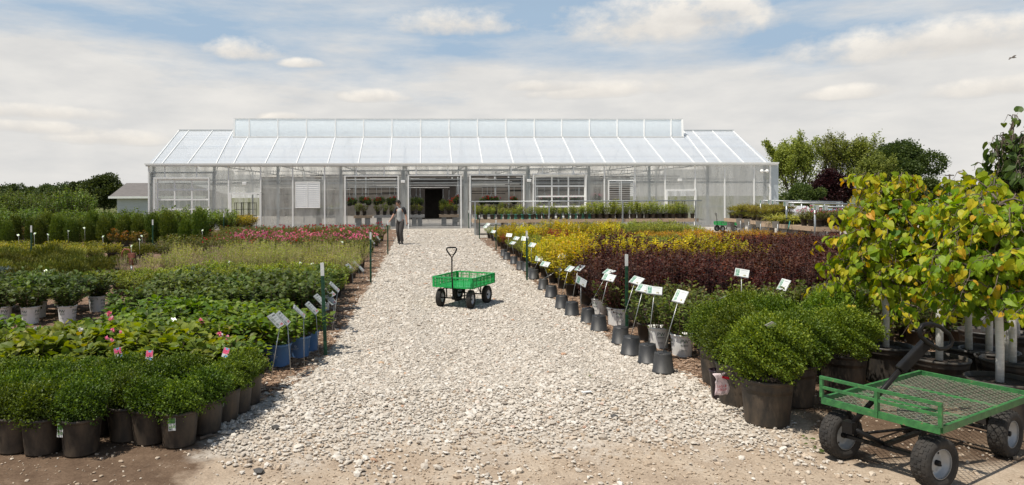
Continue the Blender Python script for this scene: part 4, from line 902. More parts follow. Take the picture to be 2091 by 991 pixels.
for i, (px, py, s) in enumerate(((15, 500, 1.1), (38, 500, .9), (75, 500, 1.25), (100, 500, 1.15), (243, 520, 1.0), (262, 520, .9), (284, 520, .95), (52, 505, 1.0))):
    g = G(px, py); plant('map', g.x, g.y, f'small laceleaf maple with bronze leaves, {words(i + 1)} counted from the left front', 'potted maple', 'laceleaf maples', sc=s)
block('arb', -7.7, -24, 24.2, 25.2, .55, 'feathery upright dark arborvitae', 'potted arborvitae', 'arborvitae row', h=1.4, ref='the right end', sy=1.0, pots=lambda x, y: 'pw' if -10.5 < x < -9.2 else 'blk')
block('rose', -1.75, -8.3, 20.0, 30.5, .62, 'rose bush with green leaves', 'potted rose', 'roses left of the path', h=.7, sc=1.12, sy=.75, mix=lambda x, y: ('rose', 'rose bush covered in pink flowers', 'pink') if 21.5 < y < 25.8 and x > -6.4 else ('rose', 'rose bush with a few red flowers', 'redb') if (27 < y < 29.5 and x > -6) else ('rose', 'rose bush with a few red flowers', 'few') if random.random() < .2 else None)
for i, (px, py, s) in enumerate(((464, 474, 1.35), (486, 473, 1.55), (509, 471, 1.4), (498, 468, 1.5))): g = G(px, py); plant('gold', g.x, g.y, f'round golden shrub by the side door, {words(i + 1)} from the left', 'potted shrub', 'golden shrubs', sc=s)
block('lil', -8.6, -24, 28.6, 32.2, .85, 'tall leafy lilac', 'potted lilac', 'tall lilacs behind the arborvitae', h=2.0, ref='the greenhouse side', sy=1.1, sc=.86)
block('sap', -15.3, -34, 34, 41, 1.4, 'young tree at far left', 'young tree', 'young trees at the far left', h=2.8, ref='the house', sy=1.5, sc=1.02, jit=.3, cond=lambda x, y: proj((x, y, 1.5))[0] < 205)

# --- right beds, front to back
GB = 'large boxwoods at the front right'
for i, (x, y, t) in enumerate(((2.87, 5.57, 'round boxwood in wide mud-stained pot, nearest the camera'), (2.88, 6.08, 'large boxwood just behind the nearest one, pot half hidden'), (3.0, 6.74, 'large boxwood at the back corner beside the white pots'), (3.36, 6.06, 'large boxwood behind the nearest, right of it, left of the steel cart'),
                             (3.6, 6.85, 'large boxwood in the middle of the back of its group'), (4.05, 6.4, 'large boxwood directly behind the flat steel cart'), (4.3, 6.95, 'large boxwood at the back right, under the yellow leaves'), (3.62, 7.5, 'large boxwood at the very back, next to the viburnums'))):
    o = plant('bigbox', x, y, t, 'potted shrub', GB, rz=0, vi=i, sc=(1.0, 1.0, .96, 1.0, 1, 1, 1, .92)[i])
    if i == 0: stick_card(o, WC, (-.10, -.2, .83), (.9, .5, .3))
    if i == 2: stick_card(o, WC, (-.05, -.1, .86), (1.1, .2, 1.1))
GV = 'viburnums behind the boxwoods'
for px, py, t in ((1352, 716, 'left'), (1400, 733, 'right')):
    g = G(px, py); plant('vib', g.x, g.y + .11, f'leafy viburnum in white lettered pot, {t} of two beside the nearest bucket', 'potted viburnum', GV, rz=-1.7, sc=1.0)
g = G(1262, 668); plant('vib', g.x, g.y + .11, 'viburnum in white lettered pot behind the green post', 'potted viburnum', GV, rz=-1.7)
block('vib', 3.45, 9, 8.1, 9.3, .44, 'leafy viburnum with reddish twigs', 'potted viburnum', GV, 'R', h=.8, pots=lambda x, y: 'blk')
block('vib', 2.95, 3.4, 8.75, 9.2, .42, 'sparse viburnum by the sign buckets', 'potted viburnum', 'viburnums near the sign buckets', 'R', h=.8, pots=lambda x, y: 'blk')
def mixp(x, y):
    if y > 12.5 and x < 3.1 + (y - 12.5) * .22: return ('yel', 'golden leaved ninebark', None)
    if 13.7 < y < 15.4 and x < 7.4 and random.random() < .9: return ('yel', 'golden ninebark above the dark ones', None)
    return None
block('pur', 2.86, 12, 9.75, 16.6, .46, 'dark purple ninebark', 'potted ninebark', 'ninebarks right of the path', 'R', h=1.05, mix=mixp, pots=lambda x, y: 'pw' if y < 11.2 else 'blk', sc=1.0, sy=.5, cond=lambda x, y: x < 10.5)
block('gsp', 2.95, 8.6, 17.2, 22.4, .52, 'grey green spirea', 'potted spirea', 'green spireas right of the path', 'R', h=.7, sy=.6, sc=1.0)
block('pur', 8.8, 13.2, 17.4, 18.6, .55, 'purple ninebark of the second stand', 'potted ninebark', 'ninebarks of the second stand', 'R', h=1.0, sy=.6, sc=.85, ref='its left end')
block('red', 8.9, 13.0, 19.4, 21.2, .55, 'red leaved barberry', 'potted barberry', 'red barberries', 'R', h=.7, sy=.6, ref='their left end', sc=.95)
block('red', 2.95, 7.2, 23.2, 26.2, .52, 'red barberry with yellow tips', 'potted barberry', 'mixed barberries below the bench', 'R', h=.7, sy=.6, sc=1.05, mix=lambda x, y: ('yel', 'bright yellow shrub among barberries', None) if math.sin(x * 2.6 + y) > .1 else None)
block('ora', 8.2, 13.0, 22.4, 25.4, .56, 'orange and gold spirea', 'potted spirea', 'orange spireas', 'R', h=.7, sy=.6, ref='their left end', sc=1.05)
block('gsp', 7.4, 11.4, 26.4, 30.4, .68, 'bushy green shrub before the bench', 'potted shrub', 'green shrubs in front of the bench', 'R', h=.8, sy=.8, ref='their left end', sc=1.35)
block('gsp', 3.1, 7.0, 27.2, 30.4, .68, 'low green shrub below the bench', 'potted shrub', 'low shrubs below the bench', 'R', h=.6, sy=.8, ref='the gravel path', sc=.9)
# ------------------------------------------------------------------ trees
def grow(mb, p, d, L, r, lvl, maxl, spread, upb, nb, tips, n=6, seg=4, wig=.12):
    pts = [np.array(p)]; q = np.array(p, float); dd = np.array(d, float)
    for i in range(seg):
        dd = unit(dd + RNG.normal(0, wig, 3) + np.array([0, 0, upb * .15])); q = q + dd * L / seg; pts.append(q.copy())
    rr = [r * (1 - .45 * i / seg) for i in range(seg + 1)]; mb.tube(pts, rr, max(3, n - lvl), cap=False)
    if lvl >= maxl - 1: tips.extend([(pts[k], unit(pts[k] - pts[k - 1]), lvl) for k in range(2, seg + 1)])
    if lvl < maxl:
        for b in range(nb):
            t = RNG.uniform(.35, 1.0); k = min(int(t * seg), seg - 1); q0 = pts[k] + (pts[k + 1] - pts[k]) * (t * seg - k)
            a = unit(np.cross(dd, RNG.normal(0, 1, 3))); nd = unit(dd * math.cos(spread) + a * math.sin(spread) + np.array([0, 0, upb * .35]))
            grow(mb, q0, nd, L * RNG.uniform(.55, .78), r * .5, lvl + 1, maxl, spread * RNG.uniform(.85, 1.15), upb, nb, tips, n, seg, wig)
def tree(name, label, loc, h, cw, nleaf, leaf, m, style, group='trees beyond the nursery', cat='tree'):
    root = thing(name, label, cat, loc, random.uniform(0, 6), group); mb = MB(); tips = []; nleaf = int(nleaf * (1.25 if style == 'vase' else 1.7)); leaf *= .8 if style == 'vase' else .85
    th = h * (.16 if style != 'conifer' else .9); r = h * .018
    if style == 'vase':
        mb.tube([(0, 0, -.1), (0, 0, th)], [r * 1.4, r], 8)
        for i in range(9): a = i * .7; sp = RNG.uniform(.12, .62); grow(mb, (0, 0, th * .8), unit(np.array([math.cos(a) * sp, math.sin(a) * sp, 1])), h * .42, r * .5, 0, 3, .35, .9, 3, tips, 6, 4, .07)
        T = np.array([t[0] for t in tips]); T[:, :2] *= cw / 2 / max(1e-3, np.percentile(np.linalg.norm(T[:, :2], axis=1), 96)); T[:, 2] *= h / T[:, 2].max(); cw2 = cw / 2
        V = np.array([v for v in mb.v]); 
        me = mb.mesh('limbs', bark_m); sx = cw / 2 / max(1e-3, np.percentile(np.linalg.norm(np.array([t[0] for t in tips])[:, :2], axis=1), 96)); sz = h / max(t[0][2] for t in tips)
        o = link('limbs', me, root); o.scale = (sx, sx, sz)
        idx = RNG.integers(0, len(T), nleaf); P = T[idx] + RNG.normal(0, h * .018, (nleaf, 3))
        keep = RNG.random(nleaf) < (.35 + .65 * (P[:, 2] / h)) ; P = P[keep]
        q = unit(rs(nleaf // 3)) * (RNG.random(nleaf // 3) ** .4)[:, None] * (1 + .12 * np.sin(np.arange(nleaf // 3) % 17))[:, None] * np.array([cw2 * .86, cw2 * .86, h * .46]) + np.array([0, 0, h * .5]); az_ = np.arctan2(q[:, 1], q[:, 0]); q = q[np.sin(az_ * 5 + q[:, 2] * 1.3) + np.sin(q[:, 2] * 2.7 + q[:, 0] * 1.9) + RNG.normal(0, .5, len(q)) > -.1]; P = np.concatenate([P, q]); D = rs(len(P)) + np.array([0, 0, .4]); rr = RNG.random(len(P))
    elif style == 'conifer':
        mb.tube([(0, 0, -.1), (0, 0, h * .95)], [r * 1.5, .02], 7); mb.obj('trunk', bark_m, root)
        t = RNG.random(nleaf) ** .7; ph = RNG.uniform(0, 6.28, nleaf); lay = np.floor(t * 14) / 14
        R_ = cw * .85 * (1 - t) ** 1.05 * (.45 + .45 * RNG.random(nleaf) ** .5) * (1 + .25 * np.sin(ph * 3 + lay * 40) + .22 * np.sin(t * 60)) + .05; P = np.stack([np.cos(ph) * R_, np.sin(ph) * R_, h * .08 + h * .92 * t], 1)
        D = np.stack([np.cos(ph), np.sin(ph), np.full(nleaf, .25)], 1) + rs(nleaf, .4); rr = RNG.random(nleaf)
    else:
        mb.tube([(0, 0, -.1), (0, 0, h * .5)], [r * 1.6, r], 8); C = []
        for i in range(22):
            v = unit(RNG.normal(0, 1, 3)); v[2] = v[2] * .9; q = RNG.uniform(.45, .8); c = np.array([v[0] * cw / 2 * q, v[1] * cw / 2 * q, h * .56 + v[2] * h * .42 * q]); C.append((c, RNG.uniform(.13, .27) * min(cw, h * .9)))
            mb.tube([(0, 0, h * .25), tuple(c * np.array([.5, .5, .72])), tuple(c)], [r * .6, r * .35, r * .1], 5, cap=False)
        mb.obj('trunk', bark_m, root); k = nleaf // len(C); Ps = []; Ds = []
        for c, cr_ in C:
            v = unit(rs(k)); q = (.45 + .55 * RNG.random(k) ** .5) * (1 + RNG.normal(0, .12, k)); Ps.append(c + v * q[:, None] * cr_ * np.array([1, 1, .85])); Ds.append(v + rs(k, .5))
        P = np.concatenate(Ps); D = np.concatenate(Ds); P[:, 2] = P[:, 2].clip(h * .08, h * 1.03); rr = RNG.random(len(P))
    me = leaves('crown', P, D, rs(len(P), .6) + np.array([0, 0, .7]), leaf * RNG.uniform(.7, 1.3, len(P)), RH, m, rr, 1.5)
    link('crown', me, root)
    return root
def tree_px(name, label, cx, top, wpx, Y, *a, **k):
    g = PY(cx, top, Y); return tree(name, label, (g.x, Y, 0), g.z, wpx * Y / FPX, *a, **k)
tree_px('broadleaf_tree', 'wide upright tree with sparse spring leaves directly right of the greenhouse', 1620, 276, 124, 75, 26000, .22, L_t1, 'vase')
tree_px('broadleaf_tree', 'tall thinly leaved tree behind the plum tree, second from the greenhouse', 1706, 268, 95, 82, 9000, .22, L_t1, 'vase')
tree_px('broadleaf_tree', 'thinly leaved tree between the plum tree and the dark maple', 1758, 272, 90, 80, 9000, .22, L_t1, 'vase')
tree_px('broadleaf_tree', 'pale bushy tree partly in front of the dark maple', 1785, 305, 84, 72, 12000, .20, L_t1, 'vase')
tree_px('maple_tree', 'dense dark green round maple behind the yellow redbud', 1845, 284, 140, 78, 30000, .26, L_t2, 'dense')
tree_px('plum_tree', 'dark purple plum tree right of the greenhouse', 1702, 345, 92, 66, 16000, .20, L_t3, 'dense')
tree_px('broadleaf_tree', 'low green tree at the foot of the plum tree', 1640, 372, 90, 62, 9000, .18, L_t2, 'dense')
tree_px('broadleaf_tree', 'low dark tree below the dark maple, right side', 1880, 362, 90, 70, 8000, .2, L_t2, 'dense')
tree_px('broadleaf_tree', 'small bare twiggy tree beside the utility pole', 1930, 378, 34, 80, 400, .15, L_t1, 'vase')
tree_px('broadleaf_tree', 'round green tree left of the grey roofed house', 213, 355, 72, 80, 12000, .24, L_t2, 'dense')
for i, (cx, top, w) in enumerate(((162, 361, 34), (126, 369, 34), (95, 373, 36), (60, 376, 30), (30, 373, 46), (8, 378, 40), (45, 383, 40), (75, 384, 40), (110, 384, 40), (145, 382, 40), (180, 378, 40), (240, 383, 40))):
    tree_px('conifer_tree', f'dark conifer on the left skyline, {words(i + 1)} outward from the round tree' if i < 6 else f'lower dark conifer in the left background, {words(i - 5)} from the left', cx, top, w * (1.5 if i < 6 else 1.3), 105 + i * 2, 3200, .32, L_con, 'dense', group='conifers on the left skyline')

# redbuds: arching branches, hanging heart leaves
def redbud(label, x, y, H, spread, nb, seedv, stemwrap=False, leafsz=.085, crowns=1.0, zlo=.75, m=L_redbud, name='redbud_tree', cat='tree', mask=None, nlf=13):
    rg = np.random.default_rng(seedv); root = thing(name, label, cat, (x, y, .014), 0, 'redbud trees at the right' if m is L_redbud else None)
    mb = MB(); mb.tube([(0, 0, .3), (.01, 0, .8), (0, .02, 1.35), (.02, 0, H * .9)], [.024, .022, .018, .008], 8); P, D, S, Rn = [], [], [], []
    for i in range(nb):
        a = i * 2.399 + rg.normal(0, .2); z0 = zlo + (H - zlo - .1) * ((i + .5) / nb) ** .8; reach = spread * rg.uniform(.6, 1.1) * (1 - .45 * ((z0 - zlo) / (H - zlo)) ** 1.5); rise = rg.uniform(.10, .34); dr = rg.uniform(.25, .65)
        def br(p0, a, reach, rise, dr, lv):
            pts = []; n = 9
            for k in range(n + 1):
                t = k / n; aa = a + .5 * math.sin(t * 2 + i) * .4; pts.append(np.array([p0[0] + math.cos(aa) * reach * t, p0[1] + math.sin(aa) * reach * t, p0[2] + rise * math.sin(min(1, t * 1.25) * math.pi * .6) - dr * t * t * (.55 if lv else 1)]) + rg.normal(0, .008, 3))
            mb.tube(pts, [.010 * (1 - .85 * k / n) * (1 if lv == 0 else .6) for k in range(n + 1)], 5, cap=False)
            nl = int(nlf * reach / .45)
            for j in range(nl):
                t = .12 + .88 * (j + rg.random()) / nl; f = t * n; k = min(int(f), n - 1); p = pts[k] + (pts[k + 1] - pts[k]) * (f - k); ax = unit(pts[k + 1] - pts[k]); side = (1 if j % 2 else -1) * unit(np.cross(ax, [0, 0, 1.0]) + rg.normal(0, .35, 3))
                q = p + side * .035 + np.array([0, 0, -.01]); mb.tube([p, q], .0014, 3, cap=False)
                P.append(q); D.append(side * .55 + ax * .35 + np.array([0, 0, -.75]) + rg.normal(0, .28, 3)); sz = leafsz * rg.uniform(.5, 1.3) * (1 if t < .85 else .62); S.append(sz)
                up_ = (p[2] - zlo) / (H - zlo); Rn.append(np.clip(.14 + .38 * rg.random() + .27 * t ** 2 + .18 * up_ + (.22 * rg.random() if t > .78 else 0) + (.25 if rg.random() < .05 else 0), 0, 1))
            if lv < 1:
                for s in range(4):
                    t = rg.uniform(.2, .85); k = int(t * n); br(pts[k], a + rg.choice([-1, 1]) * rg.uniform(.5, 1.2), reach * rg.uniform(.4, .65), rise * .5, dr * .6, 1)
        br(np.array([0, 0, z0]), a, reach, rise, dr, 0)
    P, D, S, Rn = map(np.array, (P, D, S, Rn)); P[:, 2] = np.maximum(P[:, 2], .35)
    N_ = D * 0 + np.array([0, 0, .6]) + unit(P * np.array([1, 1, 0]) + 1e-4) * .7 + rg.normal(0, .55, P.shape)
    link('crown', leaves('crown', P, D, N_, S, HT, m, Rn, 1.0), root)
    link('limbs', mb.mesh('limbs', bark_m), root)
    w = MB(); w.tube([(0, 0, .30), (.004, 0, .6), (0, .006, .9), (0, 0, .95)], .030, 12); link('trunk_wrap', w.mesh('trunk_wrap', wrap_m), root)
    q = link('pot', POT['tree']['me'], root); link('soil', POT['tree']['soil'], q)
    return root
wrap_m = mat('white_trunk_wrap', (.74, .73, .70), (.62, .61, .58), 20, .6, bump=.25, stretch=(1, 1, 4))
p = defpot('tree', .24, .20, .36, pot_black, 'pot')
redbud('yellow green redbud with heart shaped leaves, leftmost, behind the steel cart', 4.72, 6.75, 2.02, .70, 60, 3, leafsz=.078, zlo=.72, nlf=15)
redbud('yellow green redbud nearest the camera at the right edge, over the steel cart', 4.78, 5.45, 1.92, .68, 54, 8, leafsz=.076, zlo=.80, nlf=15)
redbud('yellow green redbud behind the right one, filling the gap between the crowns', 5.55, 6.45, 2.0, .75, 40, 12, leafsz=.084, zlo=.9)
redbud('dark green leaved young tree rising above the right redbud', 5.43, 6.05, 2.40, .30, 22, 21, leafsz=.085, zlo=1.75, m=L_dkg, name='magnolia_tree', nlf=11)
# more wrapped trunks standing in pots behind
for i, (px, py, Y) in enumerate(((1918, 762, 6.2), (1979, 745, 6.6), (2010, 730, 7.4), (2056, 770, 6.15), (2077, 742, 7.2))):
    g = PY(px, py, Y); r = thing('young_tree', f'young tree with white wrapped trunk near the right edge, {words(i + 1)} from the left', 'tree', (g.x, g.y, .014), 0, 'wrapped young trees')
    w = MB(); k = RNG.normal(0, .005, 2); w.tube([(0, 0, .3), (k[0], k[1], .65), (0, 0, 1.0), (.01, 0, 1.3)], .031, 12); link('trunk', w.mesh('trunk_wrap', wrap_m), r)
    w = MB(); w.tube([(.01, 0, 1.3), (.03, 0, 1.75)], [.02, .01], 6); link('stem', w.mesh('stem', bark_m), r)
    P = RNG.normal(0, .17, (110, 3)) * np.array([1.1, 1.1, .8]) + np.array([0, 0, 1.6]); link('crown', leaves('crown', P, rs(110, .5) + np.array([0, 0, -.6]), rs(110, .5) + np.array([0, -.4, .8]), RNG.uniform(.06, .1, 110), HT, L_redbud, RNG.uniform(0, .6, 110)), r)
    q = link('pot', POT['tree']['me'], r); link('soil', POT['tree']['soil'], q)

# ------------------------------------------------------------------ signs, buckets, posts
green_post = mat('green_post_paint', (.012, .075, .035), (.01, .05, .025), 14, .5); cap_m = mat('white_post_top', (.78, .78, .76), rough=.5)
def tpost(label, x, y, H=1.11, lean=0):
    r = thing('marker_post', label, 'post', (x, y, .01), 0, 'green and white metal posts'); r.rotation_euler = (0, lean, 0)
    b = MB(); w = .021; b.box(-w, w, -.003, .003, -.1, H * .86); b.box(-.003, .003, .0032, .036, -.1, H * .86)
    for k in range(14): b.box(-.006, .006, -.008, -.0032, .08 + k * .065, .10 + k * .065)
    b.obj('stake', green_post, r)
    b = MB(); b.box(-w, w, -.003, .003, H * .8602, H); b.box(-.003, .003, .0032, .036, H * .8602, H); b.obj('white_tip', cap_m, r)
for i, (px, py, hh) in enumerate(((665, 730, 1.11), (757, 579, 1.11), (792, 520.5, 1.11), (1280, 692, 1.11), (1076, 574, 1.11), (1013, 513, 1.07), (979, 488, 1.05), (957, 467, 1.05), (64, 560, 1.2), (312, 528, 1.2), (457, 494, 1.2), (1113, 0, 0))):
    if hh == 0: continue
    g = G(px, py); side = 'left' if i < 3 else 'right'
    lab = (f'green metal post with white tip, {words([1, 2, 3, 1, 2, 3, 4, 5][i])} one along the {side} edge of the path' if i < 8 else f'green metal post with white tip standing in the left beds, {words(i - 7)} from the left')
    tpost(lab, g.x, g.y, hh, lean=-.035 if i == 0 else 0)
for i, (px, py, ptop) in enumerate(((1491, 476, 432), (1506, 470, 424), (1613, 484, 447), (1641, 483, 447), (1666, 482, 424))):
    g = G(px, py); tpost(f'green metal post with white tip by the far benches, {words(i + 1)} from the left', g.x, g.y, PY(px, ptop, g.y).z)
board_m = stripemat('sign_card', (.60, .62, .61), [(.06, .94, .05, .33, ((.06, .20, .13), (.34, .46, .38))), (.80, .87, .4, .9, (.28, .30, .30)), (.62, .68, .4, .85, (.48, .50, .50)), (.50, .55, .4, .92, (.45, .47, .47)), (.38, .43, .4, .8, (.45, .47, .47)), (.12, .30, .62, .82, ((.10, .10, .10), (.55, .52, .30))), (.0, .03, 0, 1, (.15, .15, .15))])
board2_m = stripemat('sign_card_dark', (.40, .42, .41), [(.06, .94, .05, .40, ((.12, .14, .12), (.36, .38, .34))), (.80, .90, .45, .9, (.1, .1, .1)), (.62, .70, .45, .85, (.25, .26, .26)), (.45, .52, .45, .92, (.3, .3, .3)), (.25, .32, .45, .8, (.3, .3, .3)), (.06, .20, .5, .9, ((.30, .05, .05), (.5, .3, .3)))])
def board_mesh(w, h, m):
    b = MB(); b.box(-w / 2, w / 2, -.003, .003, 0, h, 0); me = b.mesh('board', m); return me
BRD = board_mesh(.165, .125, board_m); BRDP = board_mesh(.12, .165, board_m); BRD2 = board_mesh(.115, .17, board2_m)
holder_m = mat('sign_holder', (.30, .31, .31), rough=.4, metal=.6); zinc = mat('zinc_stake', (.46, .47, .46), (.36, .37, .36), 20, .4, .7)
def sign(label, base, top, yaw, tilt, roll=0, me=None, group='plant signs along the path', w=.17, h=.125):
    r = thing('plant_sign', label, 'sign', base, 0, group); d = Vector(top) - Vector(base)
    b = MB(); b.tube([(0, 0, -.04 if base[2] < .1 else 0), tuple(d)], .0042, 6); b.obj('stake', zinc, r)
    o = link('board', me or BRD, r, tuple(d)); o.rotation_mode = 'QUATERNION'
    q = Matrix.Rotation(yaw, 4, 'Z') @ Matrix.Rotation(-tilt, 4, 'X') @ Matrix.Rotation(roll, 4, 'Y'); MM = Matrix.Translation(d - q.to_3x3() @ Vector((0, 0, .02))) @ q; o.rotation_mode = 'XYZ'; o.matrix_basis = MM
    b = MB(); x = w / 2; b.box(-x - .004, x + .004, .0035, .006, -.004, h + .004); f = b.obj('holder', holder_m, r); f.matrix_basis = MM
    return r
bucket_m = potmat('bucket_black', (.024, .025, .027), None, (.16, .15, .13), .25)
bk = MB(); bk.lathe([(.116, 0), (.122, .0), (.125, .018), (.117, .02), (.096, .20), (.090, .212), (.0, .212)], 28); 
for k in range(4): a = k * 1.57 + .4; bk.box(.075, .094, -.018, .018, .2125, .216, T=Matrix.Rotation(a, 4, 'Z'))
BK = bk.mesh('bucket', bucket_m)
bucks = [(1361, 768), (1330, 748), (1294, 730), (1272, 707), (1227, 680), (1205, 663), (1171, 648), (1150, 633), (1128, 610), (1111, 594), (1092, 572), (1076, 556), (1064, 553), (1051, 541), (1036, 532), (1030, 525), (1086, 568)]
sg = [  # sign: bucket index or ground px, sign centre px, yaw, tilt, roll, mesh
    (0, (1385, 601), -.5, .8, .25, 1), (1, (1336, 586), -.25, .95, .12, 0), (2, (1312, 582), -.55, .95, .2, 0), (3, (1296, 566), -.8, .9, .25, 0), (4, (1241, 561), -.45, .85, .25, 0), (5, (1240, 549), -.8, 1.1, .2, 0),
    (6, (1180, 542), -1.25, .9, .0, 0), (7, (1160, 544), -1.1, .9, .1, 0), (9, (1140, 545), -.6, .95, .2, 0), (8, (1111, 535), -.5, .9, .2, 0), (10, (1100, 526), -.4, .5, .1, 0), (11, (1121, 517), -.9, 1.2, 0, 0),
    (13, (1045, 493), -.7, 1.0, .2, 0), (14, (1039, 478), -.3, .7, .1, 0), (12, (1071, 485), -.3, .6, .1, 0), (16, (1085, 497), -.7, .8, .2, 0)]
bpos = []
for i, (px, py) in enumerate(bucks):
    g = G(px, py); o = link('bucket', BK, None, (g.x, g.y + .10, .014), random.uniform(0, 6)); bpos.append((g.x, g.y + .10)); s = random.uniform(.94, 1.04); o.scale = (s, s, 1)
    if i % 4 == 1: o.rotation_euler.x = .05
    tag(o, f'upside down black bucket on the right path edge, {words(i + 1)} from the camera', 'bucket', 'upside down buckets along the path')
for n_, (bi, tp, yaw, tilt, roll, pm) in enumerate(sg):
    bx, by = bpos[bi]; top = PY(tp[0], tp[1] + 12 * 8 / by, by)
    sign(f'white and green plant sign on the right path edge, {words(n_ + 1)} from the camera', (bx, by, .225), top, yaw, tilt, roll, BRDP if pm else BRD, w=.12 if pm else .165, h=.165 if pm else .125)
for n_, (bpx, tp, yaw, tilt, Y, pm, t) in enumerate((((1514, 660), (1514, 563), -.35, .75, 8.6, 0, 'standing among the viburnums in front of the purple ninebarks'), ((1596, 660), (1596, 590), -.9, .6, 8.8, 1, 'upright among the viburnums, right of the other one'), ((1701, 660), (1703, 620), .9, .5, 8.7, 1, 'grey-backed, half hidden under the yellow leaves'),
                                   ((1166, 520), (1166, 484), -.9, 1.0, 17.5, 0, 'small, sticking out of the green spireas'), ((1186, 600), (1186, 580), .4, .5, 10.0, 0, 'fallen against the purple ninebark'))):
    t0 = PY(*tp, Y); sign('white and green plant sign ' + t, (t0.x, Y, .1), t0, yaw, tilt, .2 if n_ < 3 else .6, BRDP if pm else BRD, 'plant signs inside the right bed', w=.12 if pm else .165, h=.165 if pm else .125)
for n_, (b_, tp) in enumerate((((1006, 515), (1006, 472)), ((1000, 505), (995, 457)), ((993, 500), (990, 462)), ((1053, 533), (1053, 486)), ((1122, 600), (1147, 524)))):
    g = G(*b_); sign(f'far plant sign near the right path edge, {words(n_ + 1)} from the greenhouse', (g.x + .15, g.y, .02), PY(tp[0], tp[1] + 3, g.y), -.6, .8, .2, group='far plant signs on the right')
lsg = [((551, 778), (572, 655), 1), ((594.5, 769), (587, 650), 1), ((621, 752), (620, 636), 0), ((652, 731), (645, 629), 1), ((668, 694), (660, 612), 1), ((682, 677), (681, 612), 1), ((689, 663), (680, 596), 1), ((676, 684), (690, 586), 0), ((722, 594), (718, 546), 1), ((738, 577), (730, 539), 1), ((765, 522), (764, 494), 0), ((777, 512), (775, 486), 0), ((744, 577), (741, 548), 1)]
for n_, (b_, tp, q) in enumerate(lsg):
    g = G(*b_); sign(f'grey plant sign on tall stake, left path edge, {words(n_ + 1)} from the camera', (g.x, g.y, .012), PY(tp[0], tp[1] + 8 * 8 / g.y, g.y), (1.0, 1.25, 1.5, 1.2, 1.1, .9, 1.0, 1.35, .9, 1.0, 1.1, 1.0, 1.1)[n_], .75, -.25, BRD2, w=.115, h=.17, group='plant signs on the left edge')

# spigot
g = G(268, 582); red_m = mat('rusty_red_paint', (.36, .10, .06), (.22, .09, .06), 20, .7); r = thing('water_spigot', 'rusty red water spigot standing on the mulch at the left', 'spigot', (g.x, g.y, .01))
b = MB(); b.tube([(0, 0, 0), (0, 0, .42)], .03, 10); b.tube([(0, 0, .42), (0, 0, .62)], .045, 10); b.box(-.05, .07, -.05, .05, .58, .68); b.obj('standpipe', red_m, r)
b = MB(); b.tube([(0, 0, .66), (-.05, 0, .76), (-.14, 0, .77), (-.19, 0, .70), (-.20, 0, .58)], .016, 8); b.obj('handle', red_m, r); b = MB(); b.tube([(.02, -.04, .40), (.06, -.12, .38), (.06, -.14, .28)], .022, 8); b.obj('hose_outlet', galv, r)

# ------------------------------------------------------------------ carts
def wheel(parent, name, c, yaw, R_, W_, n_tread=26, rimr=.56, rim_m=None):
    T = Matrix.Rotation(yaw, 4, 'Z') @ Matrix.Rotation(math.pi / 2, 4, 'Y')           # wheel axis along local X after yaw
    b = MB(); h = W_ / 2; prof = [(R_ * rimr, -h * .75), (R_ * .72, -h * 1.02), (R_ * .90, -h * .98), (R_ * .975, -h * .72), (R_ * .985, 0), (R_ * .975, h * .72), (R_ * .90, h * .98), (R_ * .72, h * 1.02), (R_ * rimr, h * .75)]
    b.lathe(prof, 36, T=T)
    for k in range(n_tread):
        for (z, off) in ((-.62, 0), (-.2, .5), (.2, 0), (.62, .5)):
            a = 6.283 * (k + off) / n_tread; TT = T @ Matrix.Rotation(a, 4, 'Z'); rr = R_ * (.972 if abs(z) < .5 else .952); b.box(rr, rr + R_ * .035, -R_ * .075, R_ * .075, (z - .17) * h, (z + .17) * h, T=TT)
    o = b.obj('tyre', rubber, None); root = bpy.data.objects.new('wheel', None); 
    # the wheel itself is the rim mesh; tyre and hub sit under it
    rb = MB(); r2 = R_ * rimr
    rb.lathe([(r2, -h * .8), (r2 * 1.04, -h * .82), (r2 * .93, -h * .6), (r2 * .86, -h * .1), (r2 * .5, -h * .06), (r2 * .32, -h * .2), (0, -h * .2)], 28, T=T)
    rb.lathe([(r2, h * .8), (r2 * 1.04, h * .82), (r2 * .93, h * .6), (r2 * .86, h * .1), (r2 * .5, h * .06), (r2 * .32, h * .2), (0, h * .2)], 28, T=T)
    w = rb.obj(name, rim_m or rim_paint, parent, c); o.parent = w
    hb = MB(); hb.tube([T @ Vector((0, 0, -h * .55)), T @ Vector((0, 0, h * .55))], r2 * .2, 12)
    for k in range(4):
        a = k * 1.57 + .5
        for s in (-1, 1): hb.tube([T @ Vector((r2 * .66 * math.cos(a), r2 * .66 * math.sin(a), s * h * .02)), T @ Vector((r2 * .66 * math.cos(a), r2 * .66 * math.sin(a), s * h * .12))], r2 * .08, 8)
    hb.obj('hub', black_paint, w)
    return w
rim_paint = mat('grey_rim', (.44, .46, .47), (.33, .34, .34), 9, .4, .2)
rim_white = mat('white_rim', (.66, .68, .70), (.5, .5, .5), 9, .4, .1)
cgreen = mat('green_cart_plastic', (.025, .42, .10), (.018, .33, .08), 3, .35)
